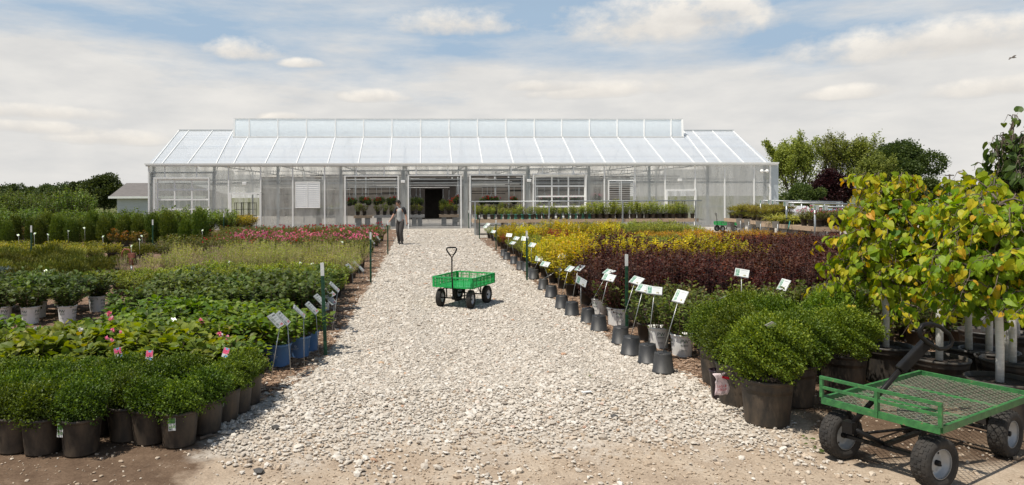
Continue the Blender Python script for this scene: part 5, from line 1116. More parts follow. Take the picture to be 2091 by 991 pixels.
def crate_walls(b, L_, W_, z0, z1, t=.008):
    """basket with slotted sides: x = length, y = width"""
    for s in (-1, 1):
        for ax in ('x', 'y'):
            half = L_ / 2 if ax == 'x' else W_ / 2; off = (W_ if ax == 'x' else L_) / 2 * s
            def bb(u0, u1, za, zb, o0=-t / 2, o1=t / 2):
                if ax == 'x': b.box(u0, u1, off + o0, off + o1, za, zb)
                else: b.box(off + o0, off + o1, u0, u1, za, zb)
            bb(-half, half, z1 - .022, z1, -.012, .012); bb(-half, half, z0, z0 + .02, -.0065, .0065)
            for q in (.34, .66): z = z0 + (z1 - z0) * q; bb(-half, half, z - .004, z + .004, -.0055, .0055)
            n = int(half * 2 / .032)
            for k in range(n + 1):
                u = -half + 2 * half * k / n; wide = .012 if k % 5 == 0 else .0045
                bb(u - wide, u + wide, z0 + .02, z1 - .022, -t * .45, t * .45)
            # solid corner blocks and mid panel
            for u in (-half, half): bb(u - .03 if u > 0 else u, u if u > 0 else u + .03, z0 + .001, z1 - .001, -.010, .010)
def plastic_cart(label, cx, cy, ang, W_=.74, L_=.94, full=True, handle_tip=None, group=None):
    r = thing('garden_cart', label, 'cart', (cx, cy, .012), ang, group); b = MB(); z0, z1 = .345, .525
    crate_walls(b, L_, W_, z0, z1)
    b.box(-L_ / 2 + .01, L_ / 2 - .01, -W_ / 2 + .01, W_ / 2 - .01, z0 + .004, z0 + .016); k = 0
    while k < 9: y = -W_ / 2 + .05 + k * (W_ - .1) / 8; b.box(-L_ / 2 + .01, L_ / 2 - .01, y - .006, y + .006, z0 - .012, z0 + .0035); k += 1
    b.obj('basket', cgreen, r)
    # wheels: front axle at -x
    fx0, rx0, tr, Rw = -L_ / 2 + .12, L_ / 2 - .15, .285, .155
    for sx in (fx0, rx0):
        for sy in (-1, 1): wheel(r, 'wheel', (sx, sy * tr, Rw), math.pi / 2 + (.12 if sx == fx0 else 0), Rw, .085, 24, .50, rim_white)
    f = MB()
    for sx in (fx0, rx0):
        f.tube([(sx, -tr, Rw), (sx, tr, Rw)], .011, 8); f.tube([(sx, -.17, z0 - .01), (sx, -.17, Rw)], .012, 8); f.tube([(sx, .17, z0 - .01), (sx, .17, Rw)], .012, 8); f.beam((sx, -.18, z0 - .022), (sx, .18, z0 - .022), .03, .018)
    f.tube([(fx0, 0, Rw), (rx0, 0, Rw)], .011, 8); f.tube([(rx0, .17, Rw + .01), (rx0 - .16, .17, z0 - .02)], .008, 6); f.tube([(rx0, -.17, Rw + .01), (rx0 - .16, -.17, z0 - .02)], .008, 6)
    f.beam((-L_ / 2 + .02, -.18, z0 - .02), (L_ / 2 - .02, -.18, z0 - .02), .02, .015); f.beam((-L_ / 2 + .02, .18, z0 - .02), (L_ / 2 - .02, .18, z0 - .02), .02, .015)
    f.obj('chassis', black_paint, r)
    h = MB(); hb = Vector((fx0 - .09, 0, Rw + .02)); inv = Matrix.Rotation(-ang, 3, 'Z'); ht = inv @ (handle_tip - Vector((cx, cy, .012))) if handle_tip else hb + Vector((-.12, 0, .78)); d = (ht - hb); u = d.normalized(); sd_ = Vector((0, 1, 0)) if not handle_tip else inv @ Vector((1, 0, 0))
    neck = hb + d * .80; h.tube([tuple(hb), tuple(hb + d * .45 + Vector((0, .01, 0))), tuple(neck)], .0125, 8); Lh = d.length
    loop = [neck]
    for s_, t_ in ((.35, .30), (.80, .62), (1.0, .88), (.78, 1.0), (0, 1.03), (-.78, 1.0), (-1.0, .88), (-.80, .62), (-.35, .30)): loop.append(neck + sd_ * (.085 * s_) + u * (Lh * .20 * t_))
    h.tube([tuple(q) for q in loop], .0125, 8, closed=True); h.ell(hb, (.035, .035, .035)); h.tube([tuple(hb), (fx0, 0, Rw)], .014, 8); h.obj('pull_handle', black_paint, r)
    return r
tip = PY(922, 506, 11.15)
plastic_cart('bright green plastic basket cart with four wheels standing empty on the gravel path', .745, 11.88, R(61), handle_tip=tip)
# far cart near the greenhouse
g = G(1488, 474); plastic_cart('distant green basket cart parked before the greenhouse wall', g.x, g.y + .3, R(4), group=None)
g = PY(1586, 449, 30); b = MB(); crate_walls(b, .6, .4, 0, .12); b.box(-.29, .29, -.19, .19, .003, .012); o = b.obj('plastic_tray', mat('dark_green_plastic', (.01, .16, .08), rough=.4), None, (g.x, 30.2, .775)); tag(o, 'dark green plastic tray lying on the far plank bench', 'tray')

# steel mesh cart
sgreen = mat('worn_green_paint', (.045, .19, .055), (.030, .14, .040), 6, .42, .1, bump=.1)
def wornpaint():
    m, N, L, b = newmat('chipped_green_paint'); tc = N.new('ShaderNodeTexCoord'); no = N.new('ShaderNodeTexNoise'); no.inputs['Scale'].default_value = 22; no.inputs['Detail'].default_value = 8; no.inputs['Roughness'].default_value = .7; L.new(tc.outputs['Object'], no.inputs['Vector'])
    rp_ = N.new('ShaderNodeValToRGB'); e = rp_.color_ramp.elements; e[0].position, e[0].color = .36, (.025, .105, .038, 1); e[1].position, e[1].color = .58, (.045, .195, .055, 1); k = e.new(.63); k.color = (.05, .21, .06, 1); k = e.new(.66); k.color = (.24, .15, .10, 1); k = e.new(.74); k.color = (.16, .09, .06, 1)
    L.new(no.outputs['Fac'], rp_.inputs[0]); L.new(rp_.outputs[0], b.inputs['Base Color']); b.inputs['Roughness'].default_value = .45
    bp = N.new('ShaderNodeBump'); bp.inputs['Strength'].default_value = .25; bp.inputs['Distance'].default_value = .004; L.new(no.outputs['Fac'], bp.inputs['Height']); L.new(bp.outputs[0], b.inputs['Normal']); return m
sgreen = wornpaint()
wire_m = mat('worn_wire', (.20, .27, .18), (.34, .30, .24), 30, .5, .5)
CA = R(28.5); cx, cy, CZ, CL, CWd = 3.0, 4.50, .41, 1.42, .76        # middle of the front edge, heading, bed height
ca, sa = math.cos(CA), math.sin(CA)
cart = thing('mesh_cart', 'green flat steel cart with wire mesh bed and black pull handle at the lower right', 'cart', (3.07, 4.48, .006), CA)
def rail(name, parts, m=sgreen, parent=cart):
    b = MB()
    for p0, p1, w, h in parts: b.beam(p0, p1, w, h)
    return b.obj(name, m, parent)
hw = CWd / 2
rail('bed_frame', [((0, -hw, CZ), (0, hw, CZ), .022, .045), ((CL, -hw, CZ), (CL, hw, CZ), .022, .045), ((.011, -hw + .002, CZ + .003), (CL - .011, -hw + .002, CZ + .003), .022, .045), ((.011, hw - .002, CZ + .003), (CL - .011, hw - .002, CZ + .003), .022, .045),
                  ((CL * .33, -hw + .015, CZ - .014), (CL * .33, hw - .015, CZ - .014), .05, .008), ((CL * .67, -hw + .015, CZ - .014), (CL * .67, hw - .015, CZ - .014), .05, .008), ((.06, -hw + .015, CZ - .014), (.06, hw - .015, CZ - .014), .05, .008)])
rail('end_rack', [((-.002, -hw, CZ + .022), (-.002, -hw, CZ + .16), .022, .022), ((-.002, hw, CZ + .022), (-.002, hw, CZ + .16), .022, .022), ((-.001, 0, CZ - .022), (-.001, 0, CZ + .16), .020, .036), ((-.003, -hw - .011, CZ + .165), (-.003, hw + .011, CZ + .165), .024, .020), ((-.004, -hw + .01, CZ + .095), (-.004, hw - .01, CZ + .095), .020, .018)])
b = MB(); sp = .052; n = int((CL + CWd) / sp)
for k in range(1, n * 1):
    for s in (1, -1):
        c = k * sp; slope_ = 1.0   # lines x + y = c and x - y = c' clipped to the bed
        y0 = -hw + .01; y1 = hw - .01
        if s == 1: xa, xb = c - (y0 + hw) , c - (y1 + hw); pts = [(xa, y0), (xb, y1)]
        else: xa, xb = c - CWd + (y0 + hw), c - CWd + (y1 + hw); pts = [(xa, y0), (xb, y1)]
        (x0_, y0_), (x1_, y1_) = pts
        def clip(x0_, y0_, x1_, y1_):
            t0, t1 = 0, 1; dx = x1_ - x0_
            for lim, sgn in ((.01, 1), (CL - .01, -1)):
                a = (lim - x0_) / dx if abs(dx) > 1e-9 else None
                if a is None: continue
                if dx * sgn > 0: t0 = max(t0, a)
                else: t1 = min(t1, a)
            return (t0, t1)
        t0, t1 = clip(x0_, y0_, x1_, y1_)
        if t1 - t0 < .01: continue
        A = (x0_ + (x1_ - x0_) * t0, y0_ + (y1_ - y0_) * t0); B = (x0_ + (x1_ - x0_) * t1, y0_ + (y1_ - y0_) * t1); zz = lambda p: CZ - .007 - .012 * math.sin(math.pi * min(1, max(0, p[0] / CL))) * math.cos(p[1] / hw * 1.5) * .8
        mid = ((A[0] + B[0]) / 2, (A[1] + B[1]) / 2); b.tube([(*A, zz(A)), (*mid, zz(mid)), (*B, zz(B))], .0026, 4, cap=False)
b.obj('wire_mesh', wire_m, cart)
RW = .168
for (wx, wy, yw) in ((.10, hw - .08, -.16), (.10, -hw + .08, -.16), (1.14, hw - .08, 0), (1.14, -hw + .08, 0)): wheel(cart, 'wheel', (wx, wy, RW), math.pi / 2 + yw, RW, .115, 22, .56, rim_paint)
f = MB()
for wx in (.10, 1.14):
    f.beam((wx, -hw + .06, RW), (wx, hw - .06, RW), .03, .022)
    for s in (-1, 1): f.tube([(wx, s * .2, RW), (wx + (.10 if wx < .5 else -.10), s * .22, CZ - .02)], .013, 8); f.beam((wx, s * .24, RW), (wx, s * .24, CZ - .02), .025, .012)
f.beam((.10, 0, RW + .02), (1.14, 0, RW + .02), .03, .025); f.tube([(.10, .2, RW + .03), (.6, 0, RW + .05)], .010, 6); f.tube([(.10, -.2, RW + .03), (.6, 0, RW + .05)], .010, 6); f.tube([(.6, 0, RW + .03), (.68, 0, CZ - .02)], .016, 6)
f.obj('chassis', black_paint, cart)
inv = Matrix.Rotation(-CA, 3, 'Z'); C0 = Vector((3.07, 4.48, .006))
def loc(px, py, Y): return inv @ (PY(px, py, Y) - C0)
h = MB(); p0 = loc(1735, 872, 4.60); p1 = loc(1838, 756, 4.52); p2 = loc(1898, 694, 4.49)
h.tube([tuple(p0), tuple(p1)], .017, 10); h.tube([tuple(p0), (.10, 0.02, RW + .02)], .018, 8); h.box(-.035, .035, -.035, .035, -.04, .04, T=Matrix.Translation(p0)); hd = h.obj('pull_handle', black_paint, cart)
h = MB(); h.beam(tuple(p1), tuple(p2), .055, .062); k = h.obj('grip_sleeve', black_paint, hd); bevel(k, .008)
h = MB(); Yh = 4.46; pts = [loc(x, y, Yh + (x - 1900) * .0012) for x, y in ((1893, 699), (1880, 688), (1877, 674), (1884, 664), (1900, 661), (1919, 667), (1937, 681), (1944, 694), (1940, 706), (1930, 712), (1918, 713), (1905, 706))]
h.tube([tuple(q) for q in pts], .014, 10, closed=True); h.obj('loop_grip', black_paint, hd)
# fallen leaves on the cart and the ground
def litter(name, label, pts, m, sz, z, cat='leaves', n=6):
    r = np.array(pts); P = np.concatenate([r + RNG.normal(0, .03, r.shape) * np.array([1, 1, 0]) for _ in range(n)]); P[:, 2] = z + RNG.uniform(.005, .03, len(P)); D = RNG.normal(0, 1, P.shape) * np.array([1, 1, .15])
    o = link(name, leaves(name, P, D, np.tile([0, 0, 1.0], (len(P), 1)) + RNG.normal(0, .3, P.shape), np.full(len(P), sz) * RNG.uniform(.6, 1.2, len(P)), OV, m, RNG.random(len(P)) * .8, 1.3)); return tag(o, label, cat)
a = [tuple(G(x, y)) for x, y in ((1655, 902), (1672, 905), (1664, 918), (1685, 930), (1700, 932))]
litter('fallen_twig', 'wilted green leafy twig lying on the dirt beside the steel cart', a, L_dog, .045, .008, n=3)
g = G(1467, 772); litter('weed', 'tiny green weed by the right gravel edge', [(g.x, g.y, 0)], L_hyd, .03, .01, 'weed', 8)
g = G(1202, 772); litter('weed', 'tiny green weed sprouting in the middle of the gravel', [(g.x, g.y, 0)], L_dog, .025, .02, 'weed', 8)
def stick(label, a, b_, m=twig_m, r=.004):
    p0, p1 = G(*a), G(*b_); w = MB(); mid = (p0 + p1) / 2 + Vector((.01, .02, .02)); w.tube([(p0.x, p0.y, .024), (mid.x, mid.y, .03), (p1.x, p1.y, .022)], [r, r, r * .5], 5); tag(w.obj('stick', m), label, 'stick')
stick('thin brown stick on the near gravel right of centre', (932, 899), (980, 892)); stick('thin pale stick on the near gravel left of centre', (720, 893), (758, 895), cane_m); stick('short forked brown stick on the left gravel', (787, 832), (803, 823)); stick('grey stick lying beside the rightmost front pots', (408, 902), (442, 895), bark_m, .014)
g = G(1198, 808); b = MB(); b.box(-.05, .05, -.022, .022, 0, .004); o = b.obj('paper_scrap', cap_m, None, (g.x, g.y, .035), .3); tag(o, 'white paper scrap lying on the gravel', 'paper')
for (px, py, s, t) in ((1255, 856, .032, 'dark stone on the pale gravel right of centre'), (563, 878, .03, 'dark stone at the lower left of the path'), (528, 968, .034, 'dark grey stone at the bottom left in the dirt')):
    g = G(px, py); V = IV * (1 + RNG.uniform(-.2, .2, (12, 1))) * np.array([1.2, 1, .7]) * s; o = link('stone', npmesh('stone', V, [IF], mat('dark_stone', (.10, .095, .09), (.05, .048, .045), 30, .8)), None, (g.x, g.y, .02)); tag(o, t, 'stone')
# little plastic bag tag hanging between the boxwood pots + plum pot
g = G(1470, 822); r = thing('small_pot', 'narrow dark plum plastic pot wedged between the boxwood pots', 'pot', (g.x + .03, g.y + .1, .014)); b = MB(); b.lathe([(.0, 0), (.06, 0), (.078, .24), (.084, .24), (.084, .26), (.075, .26), (.07, .2), (0, .2)], 20); b.obj('pot_body', mat('plum_plastic', (.035, .02, .03), rough=.4), r)
r.scale = (1, 1, 1.0); g = PY(1468, 782, 5.86)
b = MB(); gx, gz = 9, 9; V = []; Fc = []
for i in range(gx):
    for j in range(gz):
        u, v = i / (gx - 1), j / (gz - 1); wdt = (.13 if v < .62 else .13 - (v - .62) * .32 if v < .78 else .08 + (v - .78) * .30); V.append(((u - .5) * wdt + .015 * math.sin(v * 5), .010 * math.sin(u * 9 + v * 6) - .01, v * .19))
for i in range(gx - 1):
    for j in range(gz - 1): Fc.append((i * gz + j, (i + 1) * gz + j, (i + 1) * gz + j + 1, i * gz + j + 1))
b.add(V, Fc, 0, True); bag = b.mesh('tag_bag', mat('white_pink_film', (.80, .70, .72), (.74, .55, .58), 12, .35)); bo = thing('care_tag', 'crumpled white and red hanging tag between the boxwood pots', 'tag', (g.x, g.y - .03, g.z - .095), .2)
o = link('tag_sheet', bag, bo); sdm = o.modifiers.new('thick', 'SOLIDIFY'); sdm.thickness = .001
redink = mat('red_print', (.55, .02, .04), rough=.4)
for s_, z_, x_ in (('Lady &', .070, .0), ('DROP', .038, .005)):
    V, Fc = text_faces(s_, .034 if s_ != 'DROP' else .030); b = MB(); b.add([(x + x_, -.022, z + z_) for x, z in V], Fc); b.obj('tag_lettering', redink, bo)
b = MB(); b.box(-.03, .045, -.024, -.0225, .145, .165, T=Matrix.Rotation(.2, 4, 'Y')); b.obj('tag_band', redink, bo)
for i, (px, py, Y) in enumerate(((243, 722, 6.15), (304, 728, 6.1), (458, 722, 6.2))):
    g = PY(px, py, Y); r = thing('plant_label', 'pink and white flower label stuck among the boxwoods, ' + ['left', 'middle', 'right'][i] + ' one of three', 'label', (g.x, g.y, g.z), 0, 'pink flower labels'); o = link('card', PCARD, r, (0, 0, -.035)); o.rotation_euler = (-.25, .2 * (i - 1), .3 * (1 - i)); b = MB(); b.tube([(0, 0, -.03), (0, .01, -.3)], .002, 4); b.obj('stake', white_alu, r)
for i, (px, py, Y) in enumerate(((357, 650, 8.3), (490, 648, 8.4), (150, 686, 7.2), (228, 683, 7.3), (320, 560, 11.9), (392, 562, 11.9), (95, 552, 12.3))):
    g = PY(px, py, Y); r = thing('plant_label', f'pale label card in the left shrubs, {words(i + 1)} counted from the front row back', 'label', (g.x, g.y, g.z), 0, 'pale labels in the left beds'); o = link('card', WC, r, (0, 0, -.035)); o.rotation_euler = (-.9, .5 * (i % 3 - 1), .5 * (1 - i % 2)); b = MB(); b.tube([(0, 0, -.03), (0, .01, -.3)], .002, 4); b.obj('stake', white_alu, r)
for i, (px, py, Y) in enumerate(((38, 476, 21), (70, 473, 21), (98, 475, 21), (210, 479, 21), (290, 478, 21), (139, 468, 23.9), (173, 462, 23.9), (413, 467, 23.9), (285, 485, 19.5), (268, 498, 19.2), (700, 490, 19), (612, 532, 14.7), (640, 534, 14.6), (468, 530, 14.8))):
    g = PY(px, py, Y); r = thing('plant_label', f'small pale label hanging in the far left stock, {words(i + 1)} in order from the outer left', 'label', (g.x, g.y, g.z), 0, 'far pale labels'); o = link('card', WC, r, (0, 0, -.08)); o.rotation_euler = (-1.0, .4 * (i % 3 - 1), .7 * (1 - i % 2)); o.scale = (1.15, 1, 1.05); b = MB(); b.tube([(0, 0, -.03), (0, .01, -.5)], .003, 4); b.obj('stake', white_alu, r)
POT['teal'] = dict(me=pot_mesh('pot', .125, .10, .235, pot_teal), soil=POT['blk']['soil'], h=.235, rt=.125, rb=.1, deco=None)
# ------------------------------------------------------------------ benches outside
def cinder(name, par, x, y, z, w=.2, d=.4, h=.19, n=3):
    b = MB()
    for k in range(n): b.box(x, x + w, y, y + d, z + k * (h + .003), z + k * (h + .003) + h)
    b.obj(name, block_m, par)
def bench(label, x0, x1, y0, y1, H=.75, rails=True, group='plank benches on cinder blocks', railh=1.66):
    r = thing('plank_bench', label, 'bench', (x0, y0, .016), 0, group); W_ = x1 - x0; D_ = y1 - y0
    b = MB(); n = int(D_ / .15)
    for k in range(n): b.box(.02, W_ - .02, .04 + k * (D_ - .08) / n, .04 + (k + .9) * (D_ - .08) / n, H - .035, H - .002)
    b.obj('deck', wood_m, r); b = MB()
    m = int(W_ / 3.6) + 1; e = [W_ * i / m for i in range(m + 1)]
    for a, c in zip(e, e[1:]): b.box(a + .003, c - .003, 0, .035, H - .16, H)
    b.box(0, .035, .038, D_ - .038, H - .16, H); b.box(W_ - .035, W_, .038, D_ - .038, H - .16, H); b.box(0, W_, D_ - .035, D_, H - .16, H); b.obj('fascia', wood_m, r)
    c = 0; x = .12
    while x < W_ - .3: cinder('block_leg', r, x, .06, 0); cinder('block_leg', r, x, D_ - .46, 0); x += 1.35
    return r
BY0, BY1, BX0 = 32.9, 34.3, PY(967, 448, 33).x; BX1 = PY(1425, 450, 33).x
bench('long plank bench on cinder blocks carrying the row of potted perennials', BX0, BX1, BY0, BY1)
r = thing('pipe_rail', 'long grey overhead pipe rail above the perennial bench', 'rail', (BX0, BY0, 0)); b = MB(); zr = PY(1000, 412, BY0).z
for yy in (0.1, 1.2): b.tube([(-.1, yy, zr), (BX1 - BX0 + .2, yy, zr)], .024, 8)
b.obj('rail', galv, r)
for px in (970, 1121, 1271, 1420): b = MB(); X = PY(px, 440, BY0).x - BX0; b.box(X - .028, X + .028, -.06, -.008, .02, zr + .03); b.obj('upright', galv, r)
n = 0
for row, yy in enumerate((33.05, 33.4, 33.8)):
    X = BX0 + .25
    while X < BX1 - .2:
        n += 1; px = proj((X, yy, .8))[0]; tl = px < 1215 and row == 1
        plant('bench', X, yy, f'perennial in {"teal" if tl else "black"} pot on the long bench, {words(row + 1)} row, {words(n)} from left', 'potted perennial', 'perennials on the long bench', z=.77, sc=random.uniform(.65, 1.2) * (1.2 if px > 1200 else .9), pot='teal' if tl else 'blk', potsc=.85, soil=False)
        X += .33 if row == 0 else .37
    n = 0
bn = []
for i, (px0, py0, px1, py1, dep, t) in enumerate(((1509, 449, 1566, 452, 1.6, 'farthest plank bench, carrying the tall grasses'), (1556, 453, 1612, 458, 1.6, 'plank bench with the green tray, second from the greenhouse corner'), (1602, 461, 1684, 466, 1.8, 'plank bench with striped leaved plants, beyond the white aisle'), (1668, 467, 1790, 472, 1.8, 'nearest plank bench, partly behind the yellow redbud'))):
    g = G(px0, py0, .75); h_ = G(px1, py1, .75); Y = (31.6, 28.9, 25.6, 23.4)[i]; X0 = PY(px0, py0, Y).x; X1 = PY(px1, py1, Y).x + (2.2 if i < 2 else 1.0)
    bench(t, X0, X1, Y, Y + dep, group='plank benches on the right'); bn.append((X0, X1, Y, Y + dep))
for (bi, kind, nm, dx) in ((0, 'grs', 'tall tawny grass', .34), (1, 'grs', 'short reddish grass', .5), (2, 'vgrs', 'yellow striped blade plant', .30), (3, 'rose', 'dark leaved pink flowering pot', .4)):
    X0, X1, Y0, Y1 = bn[bi]
    for row in range(3):
        X = X0 + .2; c = 0
        while X < min(X1 - .15, X0 + (2.6 if bi == 0 else .9 if bi == 1 else 9)):
            c += 1
            if inview(X, Y0, 1): plant(kind, X, Y0 + .25 + row * .45, f'{nm} on a right bench, {words(row + 1)} row, {words(c)} from its left end', 'potted plant', nm + ' on the right benches', z=.77, sc=random.uniform(.9, 1.15), pot='blk', potsc=.9, soil=False, blo='pink' if bi == 3 and c % 2 else None)
            X += dx
r = thing('pipe_rail', 'grey overhead pipe rail with small hanging cards above the right benches', 'rail', (PY(1555, 410, 30).x, 30, 0)); b = MB()
a = PY(1553, 410, 31.5); c = PY(1720, 413, 31.5); d = PY(1606, 414, 26); e = PY(1760, 418, 26); f_ = PY(1664, 422, 23.5); h_ = PY(1790, 425, 23.5); L0 = r.location
for p0, p1 in ((a, c), (d, e), (f_, h_)): b.tube([tuple(p0 - L0), tuple(p1 - L0)], .035, 8)
b.obj('rail', galv, r)
for q in (a, (a + c) / 2, c, d, (d + e) / 2, f_, h_): b = MB(); b.tube([tuple(q - L0), (q.x - L0.x, q.y - L0.y, 0.02)], .035, 8); b.obj('upright', galv, r)
for k, (px, py, Y) in enumerate(((1555, 412, 31.4), (1572, 412, 31.4), (1580, 413, 31.4), (1605, 416, 25.9), (1617, 417, 31), (1634, 412, 31), (1659, 417, 31), (1667, 424, 23.4), (1685, 424, 23.4), (1712, 417, 31))):
    g = PY(px, py, Y); b = MB(); b.box(-.09, .09, -.01, .01, -.1, .08); b.obj('hanging_card', board_m, r, tuple(g - L0))
# hose and leaning sign boards at the benches
for i, (px, py) in enumerate(((1512, 452), (1529, 454), (1553, 458), (1588, 459))):
    g = PY(px, py, (30.6, 29.6, 27.8, 25.0)[i]); r = thing('plant_sign', f'grey sign board seen from behind by the far benches, {words(i + 1)} from left', 'sign', (g.x, g.y, .02), 0, 'grey sign backs'); b = MB(); b.box(-.13, .13, -.006, .006, g.z - .14, g.z + .12, T=Matrix.Rotation(-.2, 4, 'X')); b.obj('board', mat('grey_card_back', (.22, .20, .17), rough=.8), r); b = MB(); b.tube([(0, .01, 0), (0, 0, g.z)], .012, 6); b.obj('stake', galv, r)
hp = [G(1600, 488), PY(1606, 478, 24.3), PY(1611, 462, 24.6), PY(1613, 452, 25)]; b = MB(); b.tube([tuple(q) for q in hp], .018, 6); tag(b.obj('garden_hose', mat('teal_hose', (.05, .28, .22), rough=.5)), 'teal garden hose hanging down by the right benches', 'hose')

# ------------------------------------------------------------------ inside the greenhouse
def table(label, px0, px1, Y, H=.72, dep=1.3, m=None, group='tables inside the greenhouse'):
    X0, X1 = PY(px0, 440, Y).x, PY(px1, 440, Y).x; r = thing('display_table', label, 'table', (X0, Y, .02), 0, group); W_ = X1 - X0
    b = MB(); b.box(0, W_, 0, dep, H - .04, H); b.obj('top', m or concrete, r); b = MB(); b.box(0, W_, -.03, -.001, H - .16, H + .005); b.obj('fascia', m or concrete, r)
    for x in (.15, W_ - .45): cinder('block_leg', r, x, .05, 0, .3, .4, .18, 3)
    if W_ > 3: cinder('block_leg', r, W_ / 2, .05, 0, .3, .4, .18, 3)
    return X0, X1, Y
tb = [table('wooden display table behind the left open door', 722, 760, 42.0, m=wood_m), table('grey display table behind the left open door, right part', 764, 812, 42.4), table('grey display table left of the dark inner doorway', 836, 867, 42.6), table('wooden display table right of the dark inner doorway', 897, 939, 43.0, m=wood_m),
      table('display table behind the third open door', 966, 1060, 43.0), table('display table left of the first open door', 640, 700, 42.5), table('display table behind the glazed door', 1090, 1190, 43.0)]
for ti, (X0, X1, Y) in enumerate(tb):
    X = X0 + .2; c = 0
    while X < X1 - .1:
        for row in (0, 1):
            c += 1; plant('bench' if (c + ti) % 3 else 'rose', X, Y + .35 + .5 * row, f'leafy plant on inside table {["left of doors", "first", "second", "third", "fourth", "fifth", "sixth"][ti]}, {words(c)} from its left end', 'potted plant', 'plants on inside tables', z=.74, sc=random.uniform(.8, 1.25), potsc=.9, soil=False, blo='few' if c % 4 == 0 else None)
        X += .42
hook = MB(); hook.tube([(0, 0, .15), (0, 0, .95)], .01, 4)
for a in range(3): hook.tube([(0, 0, .55), (.2 * math.cos(a * 2.09), .2 * math.sin(a * 2.09), 0)], .006, 3)
HK = hook.mesh('hanger', galv); bp_ = MB(); bp_.lathe([(0, -.2), (.12, -.2), (.2, -.02), (.21, 0), (.19, 0), (0, -.02)], 16); BPM = bp_.mesh('basket', blackplastic)
HF = [dome('foliage', 600, .23, .22, .03, .055, OV, L_dog, .35, .3, width=1.4) for _ in range(3)]
for i, (px, py, Y, k) in enumerate(((714, 414, 42.6, 'hang'), (722, 413, 43.5, None), (740, 410, 44, None), (752, 413, 42.8, 'hang'), (769, 413, 42.8, 'hang'), (779, 411, 43.2, None), (796, 413, 43.2, None), (806, 411, 42.8, 'hang'), (838, 413, 43, None), (850, 412, 44, None), (858, 413, 43.4, None), (905, 416, 44, None), (917, 418, 45, 'hang'), (932, 411, 42.7, 'hang'), (938, 408, 42.6, 'hang'),
                                (995, 410, 43, 'hang'), (1003, 411, 43, None), (1013, 411, 43, 'hang'), (1050, 411, 43.4, 'hang'), (985, 413, 43.6, None), (1128, 408, 43, 'hangp'), (1140, 409, 43, 'hangp'), (1112, 409, 43, 'hangp'), (1160, 408, 43, 'hangp'), (1176, 408, 43.4, 'hangp'), (1216, 405, 42.6, 'hangp'), (1228, 406, 42.8, 'hangp'))):
    g = PY(px, py, Y); r = thing('hanging_basket', f'hanging basket {"with " + ("pink" if k == "hangp" else "red") + " flowers" if k else "of green leaves"} in the greenhouse, {words(i + 1)} from left', 'hanging basket', tuple(g), random.uniform(0, 6), 'hanging baskets in the greenhouse')
    link('basket', BPM, r); link('hanger', HK, r); link('foliage', HF[i % 3], r)
    if k: q = link('blossoms', random.choice(BLO[k]), r, (0, 0, .08)); q.scale = (1.15,) * 3
# dark wire racks seen through the left side door, and a low planter at the sill
for i, (px, Y) in enumerate(((486, 43), (500, 43.6), (514, 43.2), (1372, 44), (1392, 43.5))):
    g = PY(px, 430, Y); r = thing('wire_rack', f'dark wire shelf rack inside the side door, {words(i + 1)} from the left', 'rack', (g.x, Y, .02), 0, 'wire racks inside'); b = MB()
    for sx in (-.2, .2):
        for sy in (0, .4): b.beam((sx, sy, 0), (sx, sy, 1.55), .025, .025)
    for z in (.3, .7, 1.1, 1.5): b.box(-.2, .2, 0, .4, z, z + .025)
    b.obj('rack_frame', black_paint, r)

# ------------------------------------------------------------------ house, cars, pole, bird
Yh = 62.0; hx = PY(300, 400, Yh).x; a = PY(222, 402, Yh); t = PY(256, 374, Yh + 4); e = PY(360, 374, Yh + 4)
hs = thing('house', 'single storey house with grey shingle roof behind the greenhouse on the left', 'house', (a.x, Yh, 0)); O = hs.location
b = MB(); x1 = PY(420, 402, Yh).x; zE = a.z; zt = t.z
b.box(.5, x1 - O.x - .5, .5, 8.5, 0, zE - .02); b.obj('wall', mat('pale_siding', (.56, .58, .62), (.50, .52, .56), 1.5, .8, stretch=(1, 1, 9)), hs)
b = MB(); V = [(0, 0, zE), (x1 - O.x, 0, zE), (x1 - O.x - 3, 4.2, zt), (t.x - O.x, 4.2, zt), (0, 9, zE), (x1 - O.x, 9, zE)]
b.add(V, [(0, 1, 2, 3), (0, 3, 4), (3, 2, 5, 4), (1, 5, 2)]); b.obj('roof', mat('grey_shingle', (.19, .175, .165), (.13, .12, .115), 2.5, .95, bump=.6, stretch=(1, 6, 6), bscale=6), hs)
b = MB(); b.box(-.02, x1 - O.x, -.06, -.003, zE - .16, zE + .03); b.obj('eave_board', white_alu, hs)
